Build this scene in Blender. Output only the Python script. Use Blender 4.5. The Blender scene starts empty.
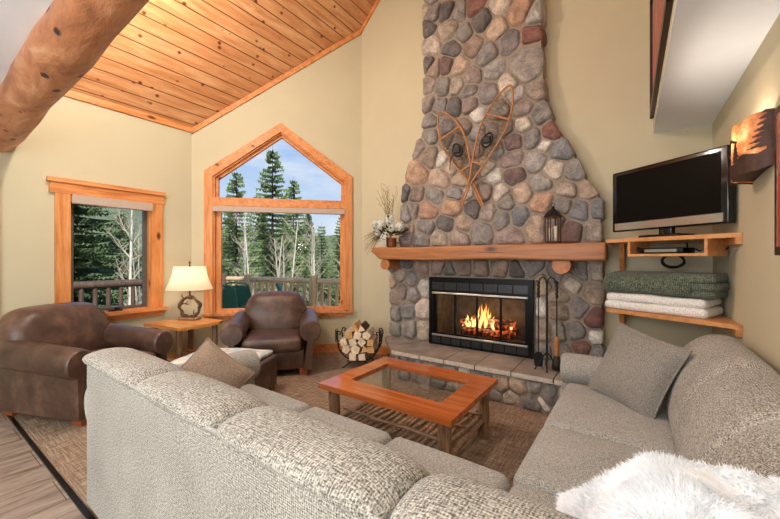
import bpy, bmesh, math, random
from mathutils import Vector, Matrix, noise
C = bpy.context.scene.collection
PI = math.pi
def lin(c):
    c = c / 255.0
    return c / 12.92 if c <= .04045 else ((c + .055) / 1.055) ** 2.4
def S(r, g, b): return (lin(r), lin(g), lin(b), 1)

# ------------------------------------------------------------------ materials
def newmat(name):
    m = bpy.data.materials.new(name); m.use_nodes = True
    nt = m.node_tree; b = nt.nodes['Principled BSDF']
    return m, nt, b
def coords(nt, scale=(1, 1, 1), rot=(0, 0, 0)):
    tc = nt.nodes.new('ShaderNodeTexCoord'); mp = nt.nodes.new('ShaderNodeMapping')
    mp.inputs['Scale'].default_value = scale; mp.inputs['Rotation'].default_value = rot
    nt.links.new(tc.outputs['Object'], mp.inputs['Vector']); return mp.outputs[0]
def ramp(nt, fac, stops):
    r = nt.nodes.new('ShaderNodeValToRGB'); e = r.color_ramp.elements
    while len(e) < len(stops): e.new(.5)
    for i, (p, c) in enumerate(stops):
        e[i].position = p; e[i].color = c
    nt.links.new(fac, r.inputs[0]); return r.outputs[0]
def mixc(nt, fac, a, b, mode='MIX'):
    m = nt.nodes.new('ShaderNodeMix'); m.data_type = 'RGBA'; m.blend_type = mode
    for k, v in ((0, fac), (6, a), (7, b)):
        if isinstance(v, (int, float, tuple)): m.inputs[k].default_value = v
        else: nt.links.new(v, m.inputs[k])
    return m.outputs[2]
def math_(nt, op, a, b=None, clamp=False):
    m = nt.nodes.new('ShaderNodeMath'); m.operation = op; m.use_clamp = clamp
    for k, v in ((0, a), (1, b)):
        if v is None: continue
        if isinstance(v, (int, float)): m.inputs[k].default_value = v
        else: nt.links.new(v, m.inputs[k])
    return m.outputs[0]
def noise_(nt, vec, scale, detail=4, rough=.55, dist=0):
    n = nt.nodes.new('ShaderNodeTexNoise'); n.inputs['Scale'].default_value = scale
    n.inputs['Detail'].default_value = detail; n.inputs['Roughness'].default_value = rough
    n.inputs['Distortion'].default_value = dist
    nt.links.new(vec, n.inputs['Vector']); return n.outputs[0]
def voro(nt, vec, scale, feature='F1', out=0, rnd=1):
    n = nt.nodes.new('ShaderNodeTexVoronoi'); n.feature = feature; n.inputs['Scale'].default_value = scale
    n.inputs['Randomness'].default_value = rnd
    nt.links.new(vec, n.inputs['Vector']); return n.outputs[out]
def wave(nt, vec, scale, axis='X', dist=0, detail=2, dscale=1):
    n = nt.nodes.new('ShaderNodeTexWave'); n.bands_direction = axis; n.inputs['Scale'].default_value = scale
    n.inputs['Distortion'].default_value = dist; n.inputs['Detail'].default_value = detail; n.inputs['Detail Scale'].default_value = dscale
    nt.links.new(vec, n.inputs['Vector']); return n.outputs[1]
def bump(nt, b, h, strength, dist=.01):
    n = nt.nodes.new('ShaderNodeBump'); n.inputs['Strength'].default_value = strength; n.inputs['Distance'].default_value = dist
    nt.links.new(h, n.inputs['Height']); nt.links.new(n.outputs[0], b.inputs['Normal'])
def plain(name, col, rough=.5, metal=0, nscale=30, var=.12, bmp=.1, spec=.5):
    m, nt, b = newmat(name); v = coords(nt)
    n = noise_(nt, v, nscale)
    d = tuple(x * (1 - var) for x in col[:3]) + (1,); l = tuple(min(1, x * (1 + var)) for x in col[:3]) + (1,)
    nt.links.new(ramp(nt, n, [(.3, d), (.7, l)]), b.inputs['Base Color'])
    b.inputs['Roughness'].default_value = rough; b.inputs['Metallic'].default_value = metal
    b.inputs['Specular IOR Level'].default_value = spec
    if bmp: bump(nt, b, n, bmp, .004)
    return m
def wood(name, dark, mid, light, axis=0, rough=.35, knots=True, scale=1, bmp=.15):
    m, nt, b = newmat(name)
    sc = [14 * scale] * 3; sc[axis] = 1.3 * scale
    v = coords(nt, tuple(sc)); n = noise_(nt, v, 1.6, 5, .6, .6)
    sc2 = [55 * scale] * 3; sc2[axis] = 2.5 * scale
    n2 = noise_(nt, coords(nt, tuple(sc2)), 1.0, 3)
    f = math_(nt, 'ADD', math_(nt, 'MULTIPLY', n, .7), math_(nt, 'MULTIPLY', n2, .3))
    col = ramp(nt, f, [(.32, dark), (.5, mid), (.68, light)])
    if knots:
        sk = [5.0 * scale] * 3; sk[axis] = 2.2 * scale
        k = voro(nt, coords(nt, tuple(sk)), 1.0)
        kf = ramp(nt, k, [(.07, (1, 1, 1, 1)), (.15, (0, 0, 0, 1))])
        col = mixc(nt, kf, col, tuple(x * .22 for x in dark[:3]) + (1,))
    nt.links.new(col, b.inputs['Base Color']); b.inputs['Roughness'].default_value = rough
    bump(nt, b, f, bmp, .004)
    return m
def emis(name, col, strength):
    m, nt, b = newmat(name)
    b.inputs['Base Color'].default_value = col; b.inputs['Emission Color'].default_value = col
    b.inputs['Emission Strength'].default_value = strength
    return m
def glassy(name, tint=(1, 1, 1, 1), refl=.08, alpha_tint=0.0):
    m = bpy.data.materials.new(name); m.use_nodes = True; nt = m.node_tree; nt.nodes.clear()
    o = nt.nodes.new('ShaderNodeOutputMaterial'); t = nt.nodes.new('ShaderNodeBsdfTransparent'); g = nt.nodes.new('ShaderNodeBsdfGlossy')
    t.inputs[0].default_value = tint; g.inputs['Roughness'].default_value = 0
    fr = nt.nodes.new('ShaderNodeLayerWeight'); fr.inputs[0].default_value = .5
    fac = math_(nt, 'ADD', math_(nt, 'MULTIPLY', math_(nt, 'POWER', fr.outputs[1], 4), .5), refl, True)
    mx = nt.nodes.new('ShaderNodeMixShader'); nt.links.new(fac, mx.inputs[0])
    nt.links.new(t.outputs[0], mx.inputs[1]); nt.links.new(g.outputs[0], mx.inputs[2]); nt.links.new(mx.outputs[0], o.inputs[0])
    return m
M = {}
M['wall'] = plain('wall_paint', S(203, 193, 163), .85, 0, 3, .02, .03, .2)
M['white'] = plain('white_paint', S(242, 246, 252), .8, 0, 4, .015, .03, .2)
M['pine'] = [wood('orange_pine_%d' % a, S(184, 104, 48), S(216, 140, 78), S(232, 166, 104), a, .5) for a in range(3)]
M['table_wood'] = wood('cherry_orange_wood', S(156, 78, 36), S(184, 100, 50), S(200, 122, 68), 0, .12, False, .7, .04)
M['shelf_wood'] = wood('honey_shelf_wood', S(176, 112, 62), S(205, 142, 86), S(222, 164, 106), 0, .4, False)
M['table_top_wood'] = wood('lacquered_side_wood', S(196, 120, 54), S(222, 150, 80), S(236, 178, 110), 0, .2, True)
M['bark'] = wood('barked_log', S(96, 68, 48), S(148, 112, 82), S(188, 154, 120), 2, .6, True, 2, .5)
M['barkx'] = wood('barked_twig', S(100, 76, 58), S(168, 134, 106), S(208, 180, 150), 0, .6, False, 2, .5)
M['mantel'] = wood('mantel_log_wood', S(130, 80, 44), S(166, 106, 60), S(188, 128, 80), 0, .45, True, .7, .3)
M['logend'] = wood('log_end_wood', S(150, 88, 46), S(184, 116, 66), S(200, 138, 88), 1, .5, False, .6)
# big structural log
m, nt, b = newmat('peeled_log'); v = coords(nt, (1.6, 4, 4))
n = noise_(nt, v, 1.9, 7, .66, .5); n2 = noise_(nt, coords(nt, (3, 12, 12)), 1.5, 4)
col = ramp(nt, n, [(.3, S(140, 84, 52)), (.45, S(180, 114, 74)), (.58, S(200, 138, 96)), (.72, S(214, 168, 130))])
kn = voro(nt, coords(nt, (4.1, 7, 7)), 1.0)
kf = ramp(nt, kn, [(.10, (1, 1, 1, 1)), (.17, (0, 0, 0, 1))])
nt.links.new(mixc(nt, kf, col, S(52, 28, 18)), b.inputs['Base Color']); b.inputs['Roughness'].default_value = .45
bump(nt, b, math_(nt, 'SUBTRACT', math_(nt, 'ADD', n, math_(nt, 'MULTIPLY', n2, .5)), math_(nt, 'MULTIPLY', kf, .6)), .8, .02)
M['biglog'] = m
# pine plank ceiling (planks run along Y)
m, nt, b = newmat('pine_plank_ceiling')
tc = nt.nodes.new('ShaderNodeTexCoord'); sx = nt.nodes.new('ShaderNodeSeparateXYZ'); nt.links.new(tc.outputs['Object'], sx.inputs[0])
pw = .105
q = math_(nt, 'DIVIDE', sx.outputs[0], pw); fr = math_(nt, 'FRACT', q); fl = math_(nt, 'FLOOR', q)
wn = nt.nodes.new('ShaderNodeTexWhiteNoise'); wn.noise_dimensions = '1D'; nt.links.new(fl, wn.inputs['W'])
cb = nt.nodes.new('ShaderNodeCombineXYZ')
nt.links.new(math_(nt, 'MULTIPLY', sx.outputs[0], 9), cb.inputs[0])
nt.links.new(math_(nt, 'ADD', math_(nt, 'MULTIPLY', sx.outputs[1], .9), math_(nt, 'MULTIPLY', wn.outputs[0], 37)), cb.inputs[1])
nt.links.new(math_(nt, 'MULTIPLY', wn.outputs[0], 20), cb.inputs[2])
g = noise_(nt, cb.outputs[0], 2.5, 5, .6, .5)
cbk = nt.nodes.new('ShaderNodeCombineXYZ')
nt.links.new(math_(nt, 'MULTIPLY', sx.outputs[0], 9.5), cbk.inputs[0]); nt.links.new(math_(nt, 'ADD', math_(nt, 'MULTIPLY', sx.outputs[1], 6), math_(nt, 'MULTIPLY', wn.outputs[0], 11)), cbk.inputs[1])
kv = voro(nt, cbk.outputs[0], 1.0)
kf = ramp(nt, kv, [(.09, (1, 1, 1, 1)), (.17, (0, 0, 0, 1))])
base = ramp(nt, g, [(.3, S(186, 122, 74)), (.5, S(218, 160, 110)), (.7, S(236, 190, 142))])
base = mixc(nt, math_(nt, 'MULTIPLY', wn.outputs[0], .5), base, S(196, 124, 76))
base = mixc(nt, kf, base, S(110, 52, 22))
gap = ramp(nt, math_(nt, 'ABSOLUTE', math_(nt, 'SUBTRACT', fr, .5)), [(.455, (0, 0, 0, 1)), (.485, (1, 1, 1, 1))])
nt.links.new(mixc(nt, gap, base, S(96, 48, 20)), b.inputs['Base Color']); b.inputs['Roughness'].default_value = .35
bump(nt, b, math_(nt, 'MULTIPLY', gap, -1), .8, .008)
M['ceiling'] = m
# carpet
m, nt, b = newmat('streaked_carpet')
a1 = noise_(nt, coords(nt, (6, 90, 6)), 1, 3, .7); a2 = noise_(nt, coords(nt, (90, 6, 6)), 1, 3, .7); a3 = noise_(nt, coords(nt), 160, 2)
f = math_(nt, 'ADD', math_(nt, 'ADD', math_(nt, 'MULTIPLY', a1, .42), math_(nt, 'MULTIPLY', a2, .38)), math_(nt, 'MULTIPLY', a3, .2))
nt.links.new(ramp(nt, f, [(.38, S(104, 82, 66)), (.5, S(148, 124, 104)), (.61, S(190, 170, 148))]), b.inputs['Base Color'])
b.inputs['Roughness'].default_value = .95; b.inputs['Specular IOR Level'].default_value = .1; bump(nt, b, f, .6, .006)
M['carpet'] = m
# plank tile floor (planks along Y)
m, nt, b = newmat('plank_tile_floor')
tc = nt.nodes.new('ShaderNodeTexCoord')
mp = nt.nodes.new('ShaderNodeMapping'); mp.inputs['Rotation'].default_value = (0, 0, PI / 2); nt.links.new(tc.outputs['Object'], mp.inputs[0])
br = nt.nodes.new('ShaderNodeTexBrick'); nt.links.new(mp.outputs[0], br.inputs[0])
br.inputs['Scale'].default_value = 1; br.inputs['Brick Width'].default_value = 1.2; br.inputs['Row Height'].default_value = .3; br.inputs['Mortar Size'].default_value = .0025
br.inputs['Color1'].default_value = S(190, 174, 160); br.inputs['Color2'].default_value = S(168, 152, 140); br.inputs['Mortar'].default_value = S(86, 70, 60)
n = noise_(nt, coords(nt, (10, 1.6, 1)), 1.6, 6, .65, .8)
nt.links.new(mixc(nt, .75, br.outputs[0], ramp(nt, n, [(.34, S(112, 100, 92)), (.5, S(196, 186, 178)), (.64, S(240, 234, 228))]), 'MULTIPLY'), b.inputs['Base Color'])
b.inputs['Roughness'].default_value = .4; bump(nt, b, br.outputs[1], -.3, .004)
M['tile'] = m
# stone: per stone colour comes from a face-corner attribute
m, nt, b = newmat('river_stone')
at = nt.nodes.new('ShaderNodeAttribute'); at.attribute_name = 'Col'
n = noise_(nt, coords(nt), 9, 6, .7, .4); n2 = noise_(nt, coords(nt), 60, 4, .7)
col = mixc(nt, .8, at.outputs[0], ramp(nt, n, [(.3, (.42, .41, .40, 1)), (.48, (.9, .9, .9, 1)), (.66, (1.5, 1.47, 1.43, 1))]), 'MULTIPLY')
col = mixc(nt, .6, col, ramp(nt, n2, [(.35, (.6, .6, .62, 1)), (.6, (1.15, 1.15, 1.15, 1))]), 'MULTIPLY')
nt.links.new(col, b.inputs['Base Color']); b.inputs['Roughness'].default_value = .8
bump(nt, b, math_(nt, 'ADD', n, math_(nt, 'MULTIPLY', n2, .3)), 1.0, .03)
M['stone'] = m
M['mortar'] = plain('mortar', S(156, 142, 128), .95, 0, 40, .2, .5, .1)
M['slate'] = plain('hearth_flagstone', S(150, 138, 128), .6, 0, 5, .28, .5, .3)
M['slateedge'] = plain('flagstone_edge', S(205, 192, 178), .8, 0, 25, .2, .6, .3)
# tweed sofa fabrics
def tweed(name, dark, mid, light, s=1.0, bs=.9):
    m, nt, b = newmat(name)
    v = coords(nt, (1, 1, 1)); n = noise_(nt, v, 150 * s, 2, .7); n3 = noise_(nt, v, 2.5, 2)
    a = noise_(nt, coords(nt, (60 * s, 230 * s, 230 * s)), 1, 2, .6); b_ = noise_(nt, coords(nt, (230 * s, 70 * s, 90 * s)), 1, 2, .6)
    f = math_(nt, 'ADD', math_(nt, 'ADD', math_(nt, 'MULTIPLY', a, .34), math_(nt, 'MULTIPLY', b_, .33)), math_(nt, 'MULTIPLY', n, .33))
    tc = nt.nodes.new('ShaderNodeTexCoord'); sp = nt.nodes.new('ShaderNodeSeparateXYZ'); nt.links.new(tc.outputs['Object'], sp.inputs[0])
    g_ = [math_(nt, 'SINE', math_(nt, 'MULTIPLY', sp.outputs[i], k / 1.0 * s)) for i, k in ((0, 640), (1, 640), (2, 720))]
    sn = nt.nodes.new('ShaderNodeSeparateXYZ'); nt.links.new(tc.outputs['Normal'], sn.inputs[0])
    g_ = [math_(nt, 'MULTIPLY', g_[i], math_(nt, 'POWER', math_(nt, 'SUBTRACT', 1, math_(nt, 'MULTIPLY', sn.outputs[i], sn.outputs[i]), True), 3)) for i in range(3)]
    gs = math_(nt, 'ADD', math_(nt, 'ADD', g_[0], g_[1]), g_[2])
    f = math_(nt, 'ADD', f, math_(nt, 'MULTIPLY', gs, math.copysign(.03, 1) if s < 1.45 else .014))
    f = math_(nt, 'ADD', f, math_(nt, 'MULTIPLY', math_(nt, 'SUBTRACT', n3, .5), .08))
    nt.links.new(ramp(nt, f, [(.41, dark), (.5, mid), (.59, light)]), b.inputs['Base Color'])
    b.inputs['Roughness'].default_value = .95; b.inputs['Specular IOR Level'].default_value = .1
    b.inputs['Sheen Weight'].default_value = .15
    bump(nt, b, f, bs, .006); return m
M['tweed'] = tweed('grey_tweed', S(92, 85, 76), S(160, 153, 142), S(210, 204, 193), 1.15)
M['tweedfine'] = tweed('fine_grey_weave', S(122, 118, 112), S(168, 165, 158), S(204, 201, 194), 1.5, .7)
M['pillowgrey'] = tweed('grey_pillow_weave', S(104, 98, 92), S(140, 134, 126), S(172, 166, 158), 1.8, .6)
M['pillowbrown'] = tweed('brown_pillow_weave', S(116, 94, 76), S(156, 134, 116), S(184, 164, 146), 1.8, .5)
# leather
m, nt, b = newmat('brown_leather'); n = noise_(nt, coords(nt), 5, 5, .65, .4); n2 = noise_(nt, coords(nt), 90, 3); n3 = voro(nt, coords(nt), 160)
nt.links.new(ramp(nt, n, [(.3, S(60, 42, 34)), (.5, S(86, 62, 50)), (.7, S(116, 86, 70))]), b.inputs['Base Color'])
b.inputs['Roughness'].default_value = .36; bump(nt, b, math_(nt, 'ADD', math_(nt, 'ADD', math_(nt, 'MULTIPLY', n, .8), math_(nt, 'MULTIPLY', n2, .15)), math_(nt, 'MULTIPLY', n3, .12)), .45, .012)
M['leather'] = m
M['footwood'] = plain('orange_foot_wood', S(150, 82, 38), .4)
M['iron'] = plain('black_iron', S(38, 36, 36), .5, .6, 60, .2, .3)
M['black'] = plain('black_gloss', S(14, 14, 15), .12, 0, 20, .05, 0)
M['blackmat'] = plain('black_matt', S(11, 11, 12), .35, 0, 30, .1, .1, .2)
M['blacktile'] = plain('dark_firebox_tile', S(44, 46, 48), .3, .2, 25, .15, .2)
M['screen'] = plain('dark_screen', S(4, 4, 5), .22, 0, 2, .02, 0, .12)
M['steel'] = plain('brushed_steel', S(200, 196, 188), .3, .9, 60, .08, .05)
M['firebrick'] = plain('sooty_firebrick', S(128, 116, 100), .9, 0, 9, .35, .4, .1)
M['glass'] = glassy('window_glass', (.99, .99, .99, 1), .001)
M['fireglass'] = glassy('fire_door_glass', (.78, .78, .78, 1), .03)
M['tableglass'] = glassy('table_glass', (.96, .98, .96, 1), .05)
M['vinyl'] = plain('grey_window_sash', S(96, 88, 82), .5)
M['blind'] = plain('tan_roller_blind', S(190, 168, 152), .7, 0, 40, .04, .1)
M['blackstrip'] = plain('black_threshold', S(26, 26, 28), .3, .4)
M['copper'] = plain('copper_pot', S(150, 92, 66), .35, .6, 20, .2, .1)
M['rattan'] = plain('snowshoe_wood', S(180, 124, 74), .5, 0, 30, .25, .2)
M['gut'] = plain('rawhide_lacing', S(128, 98, 68), .7)
M['strap'] = plain('dark_leather_strap', S(34, 28, 26), .6)
M['petal'] = plain('cream_petal', S(226, 226, 214), .8, 0, 60, .1, .2)
M['leaf'] = plain('dark_leaf', S(44, 58, 36), .6, 0, 40, .3, .2)
M['twig'] = plain('dry_twig', S(128, 104, 62), .8)
M['candle'] = plain('white_candle', S(238, 230, 214), .6)
M['bronze'] = plain('bronze_lantern', S(92, 60, 42), .45, .5, 60, .3, .3)
M['sconcemetal'] = plain('rust_brown_metal', S(78, 54, 46), .55, .4, 30, .25, .3)
M['antler'] = plain('antler_horn', S(104, 74, 46), .5, 0, 25, .45, .4)
M['cutwood'] = plain('split_wood_face', S(214, 168, 112), .8, 0, 24, .2, .3, .2)
M['cutpale'] = plain('pale_split_face', S(236, 214, 184), .8, 0, 24, .2, .3, .2)
M['birchbark'] = plain('pale_birch_bark', S(200, 186, 168), .8, 0, 20, .3, .4, .2)
M['darkbark'] = plain('dark_bark', S(84, 62, 50), .9, 0, 30, .35, .6, .2)
M['greenwool'] = tweed('dark_green_fleece', S(52, 58, 48), S(86, 94, 80), S(126, 132, 116), .9, 1)
M['whitewool'] = tweed('white_fleece', S(205, 200, 192), S(232, 228, 222), S(246, 244, 240), .9, .8)
M['fur'] = plain('white_fur', S(240, 241, 243), .9, 0, 12, .05, 0, .2)
M['greenchair'] = plain('green_sling', S(38, 100, 84), .6, 0, 40, .1, .1)
M['rail'] = wood('weathered_rail_log', S(150, 122, 88), S(192, 164, 124), S(220, 196, 158), 0, .7, False, 1.2, .3)
M['railz'] = wood('weathered_post_log', S(150, 118, 80), S(196, 164, 120), S(222, 196, 154), 2, .7, False, 1.2, .3)
M['raildark'] = wood('brown_rail_log', S(58, 42, 32), S(86, 66, 52), S(112, 90, 72), 2, .7, False, 1.2, .3)
M['needles'] = plain('spruce_needles', S(112, 130, 84), .8, 0, 6, .4, 0, .2)
M['needlesdark'] = plain('dark_spruce_needles', S(88, 106, 72), .8, 0, 6, .4, 0, .2)
M['trunk'] = plain('spruce_trunk', S(88, 72, 60), .9)
M['aspen'] = plain('pale_aspen_bark', S(196, 188, 172), .8, 0, 14, .2, .1)
M['brush'] = plain('bare_twigs', S(184, 174, 150), .9)
M['ground'] = plain('forest_floor', S(112, 104, 74), .95, 0, .8, .35, .3)
M['hillmat'] = plain('forested_hillside', S(104, 112, 88), .95, 0, .5, .45, .9, .1)
M['shade'] = emis('lit_shade', S(252, 226, 178), 1.6)
# the art canvas: red and grey birch streaks
m, nt, b = newmat('streaked_painting'); n = noise_(nt, coords(nt, (1, 14, 1.2)), 1.5, 5, .7, .5)
nt.links.new(ramp(nt, n, [(.36, S(70, 66, 60)), (.42, S(186, 178, 162)), (.47, S(110, 90, 76)), (.53, S(206, 76, 44)), (.64, S(150, 44, 30))]), b.inputs['Base Color']); M['art'] = m
# patterned throw for the ottoman
m, nt, b = newmat('cream_lodge_throw'); v1 = voro(nt, coords(nt, (1, 1.8, 1)), 6.5, out=0); n = noise_(nt, coords(nt), 9, 3)
f = ramp(nt, math_(nt, 'ADD', v1, math_(nt, 'MULTIPLY', n, .5)), [(.30, S(64, 62, 60)), (.36, S(226, 220, 206)), (.62, S(232, 226, 212)), (.8, S(190, 204, 204))])
nt.links.new(f, b.inputs['Base Color']); b.inputs['Roughness'].default_value = .95; bump(nt, b, noise_(nt, coords(nt), 90, 3), .4, .005); M['throw'] = m

# ------------------------------------------------------------------ mesh builder
class MB:
    def __init__(s): s.v = []; s.f = []; s.c = []; s.sm = []
    def add(s, vs, fs, col=None, smooth=False):
        o = len(s.v); s.v += [tuple(p) for p in vs]; s.f += [tuple(i + o for i in f) for f in fs]
        s.c += [col] * len(fs); s.sm += [smooth] * len(fs)
    def box(s, x0, x1, y0, y1, z0, z1, mat=None):
        vs = [(x, y, z) for x in (x0, x1) for y in (y0, y1) for z in (z0, z1)]
        if mat: vs = [mat @ Vector(p) for p in vs]
        s.add(vs, [(0, 1, 3, 2), (4, 6, 7, 5), (0, 4, 5, 1), (2, 3, 7, 6), (0, 2, 6, 4), (1, 5, 7, 3)])
    def tube(s, pts, rad, n=10, cap=True, wob=0, seed=0):
        pts = [Vector(p) for p in pts]; k = len(pts)
        if not hasattr(rad, '__len__'): rad = [rad] * k
        vs = []; up = None
        for i, p in enumerate(pts):
            t = (pts[min(i + 1, k - 1)] - pts[max(i - 1, 0)])
            if t.length < 1e-9: t = Vector((0, 0, 1))
            t.normalize()
            if up is None: up = Vector((0, 0, 1)) if abs(t.z) < .9 else Vector((1, 0, 0))
            a = t.cross(up)
            if a.length < 1e-6: a = t.cross(Vector((0, 1, 0)))
            a.normalize(); c = a.cross(t).normalized(); up = c
            for j in range(n):
                th = 2 * PI * j / n; r = rad[i]
                if wob: r *= 1 + wob * noise.noise((math.cos(th) * 1.3 + seed, math.sin(th) * 1.3, i * .45 + seed * 3))
                vs.append(p + (a * math.cos(th) + c * math.sin(th)) * r)
        fs = [(i * n + j, i * n + (j + 1) % n, (i + 1) * n + (j + 1) % n, (i + 1) * n + j) for i in range(k - 1) for j in range(n)]
        s.add(vs, fs, smooth=n > 5)
        if cap:
            s.add(vs[:n], [tuple(range(n - 1, -1, -1))]); s.add(vs[-n:], [tuple(range(n))])
    def lathe(s, prof, cx=0, cy=0, n=20, z0=0):
        vs = [(cx + r * math.cos(2 * PI * j / n), cy + r * math.sin(2 * PI * j / n), z0 + z) for r, z in prof for j in range(n)]
        fs = [(i * n + j, i * n + (j + 1) % n, (i + 1) * n + (j + 1) % n, (i + 1) * n + j) for i in range(len(prof) - 1) for j in range(n)]
        s.add(vs, fs, smooth=True)
    def prism(s, poly, fn, d0, d1, smooth=False):
        n = len(poly); vs = [fn(a, b, d0) for a, b in poly] + [fn(a, b, d1) for a, b in poly]
        s.add(vs, [tuple(range(n))] ); s.add(vs, [tuple(range(2 * n - 1, n - 1, -1))])
        s.add(vs, [(i, i + n, (i + 1) % n + n, (i + 1) % n) for i in range(n)], smooth=smooth)
    def rbox(s, x0, x1, y0, y1, z0, z1, r=.04, seg=3, inner=5, bulge=(0, 0, 0), mat=None, fn=None):
        c = Vector(((x0 + x1) / 2, (y0 + y1) / 2, (z0 + z1) / 2)); h = Vector(((x1 - x0) / 2, (y1 - y0) / 2, (z1 - z0) / 2))
        r = min(r, h.x, h.y, h.z)
        def ax(hh):
            L = []
            for i in range(seg + 1): L.append(-hh + r * (1 - math.tan(PI / 4 * (1 - i / seg))))
            for i in range(1, inner): L.append(-(hh - r) + 2 * (hh - r) * i / inner)
            for i in range(seg + 1): L.append(hh - r * (1 - math.tan(PI / 4 * (i / seg))))
            return L
        A = [ax(h.x), ax(h.y), ax(h.z)]; idx = {}; vs = []; fs = []
        def vert(p):
            k = tuple(round(q, 6) for q in p)
            if k in idx: return idx[k]
            q = Vector(p); inn = Vector([max(-(h[i] - r), min(h[i] - r, q[i])) for i in range(3)])
            d = q - inn
            if d.length > 1e-9: q = inn + d.normalized() * r
            u = [q[i] / h[i] for i in range(3)]
            for i in range(3):
                j, l = (i + 1) % 3, (i + 2) % 3
                q[i] += bulge[i] * (1 if u[i] > 0 else -1) * abs(u[i]) * (1 - u[j] ** 2) * (1 - u[l] ** 2)
            q = c + q
            if fn: q = Vector(fn(q))
            if mat: q = mat @ q
            idx[k] = len(vs); vs.append(q); return idx[k]
        for a in range(3):
            b_, c_ = (a + 1) % 3, (a + 2) % 3
            for sg in (-1, 1):
                for i in range(len(A[b_]) - 1):
                    for j in range(len(A[c_]) - 1):
                        q = []
                        for (ii, jj) in ((i, j), (i + 1, j), (i + 1, j + 1), (i, j + 1)):
                            p = [0, 0, 0]; p[a] = sg * h[a]; p[b_] = A[b_][ii]; p[c_] = A[c_][jj]; q.append(vert(p))
                        fs.append(tuple(q if sg > 0 else q[::-1]))
        s.add(vs, fs, smooth=True)
    def build(s, name, m, parent=None, mods=None):
        me = bpy.data.meshes.new(name); me.from_pydata(s.v, [], s.f); me.update()
        me.polygons.foreach_set('use_smooth', s.sm)
        if any(c is not None for c in s.c):
            at = me.color_attributes.new('Col', 'FLOAT_COLOR', 'CORNER')
            arr = []
            for p in me.polygons:
                c = s.c[p.index] or (1, 1, 1, 1)
                arr += list(c) * p.loop_total
            at.data.foreach_set('color', arr)
        me.materials.append(m)
        o = bpy.data.objects.new(name, me); C.objects.link(o)
        if parent: o.parent = parent
        return o
def tag(o, label=None, cat=None, group=None, kind=None):
    if label: o['label'] = label
    if cat: o['category'] = cat
    if group: o['group'] = group
    if kind: o['kind'] = kind
    return o
def thing(name, label, cat, loc=(0, 0, 0), rz=0, group=None):
    o = bpy.data.objects.new(name, None); C.objects.link(o); o.location = loc; o.rotation_euler = (0, 0, rz)
    o.empty_display_size = .1
    return tag(o, label, cat, group)
def copy_tree(o, parent=None):
    c = o.copy(); C.objects.link(c); c.parent = parent
    for ch in [x for x in C.objects if x.parent == o]: copy_tree(ch, c)
    return c
def bevel(o, w=.01, seg=2, sub=0):
    md = o.modifiers.new('bevel', 'BEVEL'); md.width = w; md.segments = seg; md.limit_method = 'ANGLE'
    if sub: sb = o.modifiers.new('sub', 'SUBSURF'); sb.levels = sub; sb.render_levels = sub
    return o
def structure(o): o['kind'] = 'structure'; return o
def mb_box(*a, **k): q = MB(); q.box(*a, **k); return q
# ------------------------------------------------------------------ the room
XL, YF, XR = -5.09, 4.15, .60
RX = -1.3
def roofz(x): return 3.24 + (x + 5.09) if x < RX else 3.24 + (RX + 5.09) - (x - RX)
C2 = (-3.39, 4.15)
q2 = math.sqrt(.5)
def CW(s, z, d): return (C2[0] - s * q2 - d * q2, C2[1] - s * q2 + d * q2, z)    # d: outward depth of the bay wall
def FW(x, z, d): return (x, YF + d, z)
def LW(y, z, d): return (XL - d, y, z)
T = .16
w = MB()
for P in ([(0, 0), (2.404, 0), (2.404, .62), (0, .62)], [(0, .62), (.22, .62), (.22, 2.62), (0, 2.62)], [(2.15, .62), (2.404, .62), (2.404, 2.62), (2.15, 2.62)],
          [(0, 2.62), (.22, 2.62), (1.185, 3.31), (2.15, 2.62), (2.404, 2.62), (2.404, 3.24), (0, 4.94)]):
    w.prism(P, CW, 0, T)
structure(w.build('wall_bay', M['wall']))
w = MB()
for P in ([(-3.39, 0), (-2.12, 0), (-2.12, 1.2), (-3.39, 1.2)], [(-.84, 0), (XR, 0), (XR, 1.2), (-.84, 1.2)], [(-2.12, 0), (-.84, 0), (-.84, .34), (-2.12, .34)],
          [(-3.39, 1.2), (XR, 1.2), (XR, roofz(XR)), (RX, roofz(RX)), (-3.39, 4.94)]):
    w.prism(P, FW, 0, T)
structure(w.build('wall_fireplace', M['wall']))
w = MB()
yb = -3.2
for P in ([(yb, 0), (2.454, 0), (2.454, .76), (yb, .76)], [(yb, .76), (1.14, .76), (1.14, 2.14), (yb, 2.14)], [(1.95, .76), (2.454, .76), (2.454, 2.14), (1.95, 2.14)],
          [(yb, 2.14), (2.454, 2.14), (2.454, 3.24), (yb, 3.24)]):
    w.prism(P, LW, 0, T)
structure(w.build('wall_left', M['wall']))
structure(mb_box(XR, XR + T, yb, YF, 0, 5.12).build('wall_right', M['wall']))
w = MB(); w.prism([(XL, 0), (XR, 0), (XR, 5.12), (RX, roofz(RX)), (XL, 3.24)], lambda x, z, d: (x, yb - d, z), 0, T)
structure(w.build('wall_back', M['wall']))
w = MB()
fp = [(XL - .02, yb - .1), (XL - .02, 2.44), (-3.39, 4.17), (-3.39, 4.17)]
a = [(XL - .06, yb - .1), (XL - .06, 2.43), (-3.36, 4.19), (RX, 4.19), (RX, yb - .1)]
w.add([(x, y, roofz(x)) for x, y in a] + [(x, y, roofz(x) + .12) for x, y in a], [(0, 1, 2, 3, 4), (9, 8, 7, 6, 5), (0, 5, 6, 1), (1, 6, 7, 2), (2, 7, 8, 3), (3, 8, 9, 4), (4, 9, 5, 0)])
a = [(RX, yb - .1), (RX, 4.19), (XR + .1, 4.19), (XR + .1, yb - .1)]
w.add([(x, y, roofz(x)) for x, y in a] + [(x, y, roofz(x) + .12) for x, y in a], [(0, 1, 2, 3), (7, 6, 5, 4), (0, 4, 5, 1), (1, 5, 6, 2), (2, 6, 7, 3), (3, 7, 4, 0)])
structure(w.build('ceiling', M['ceiling']))
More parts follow.
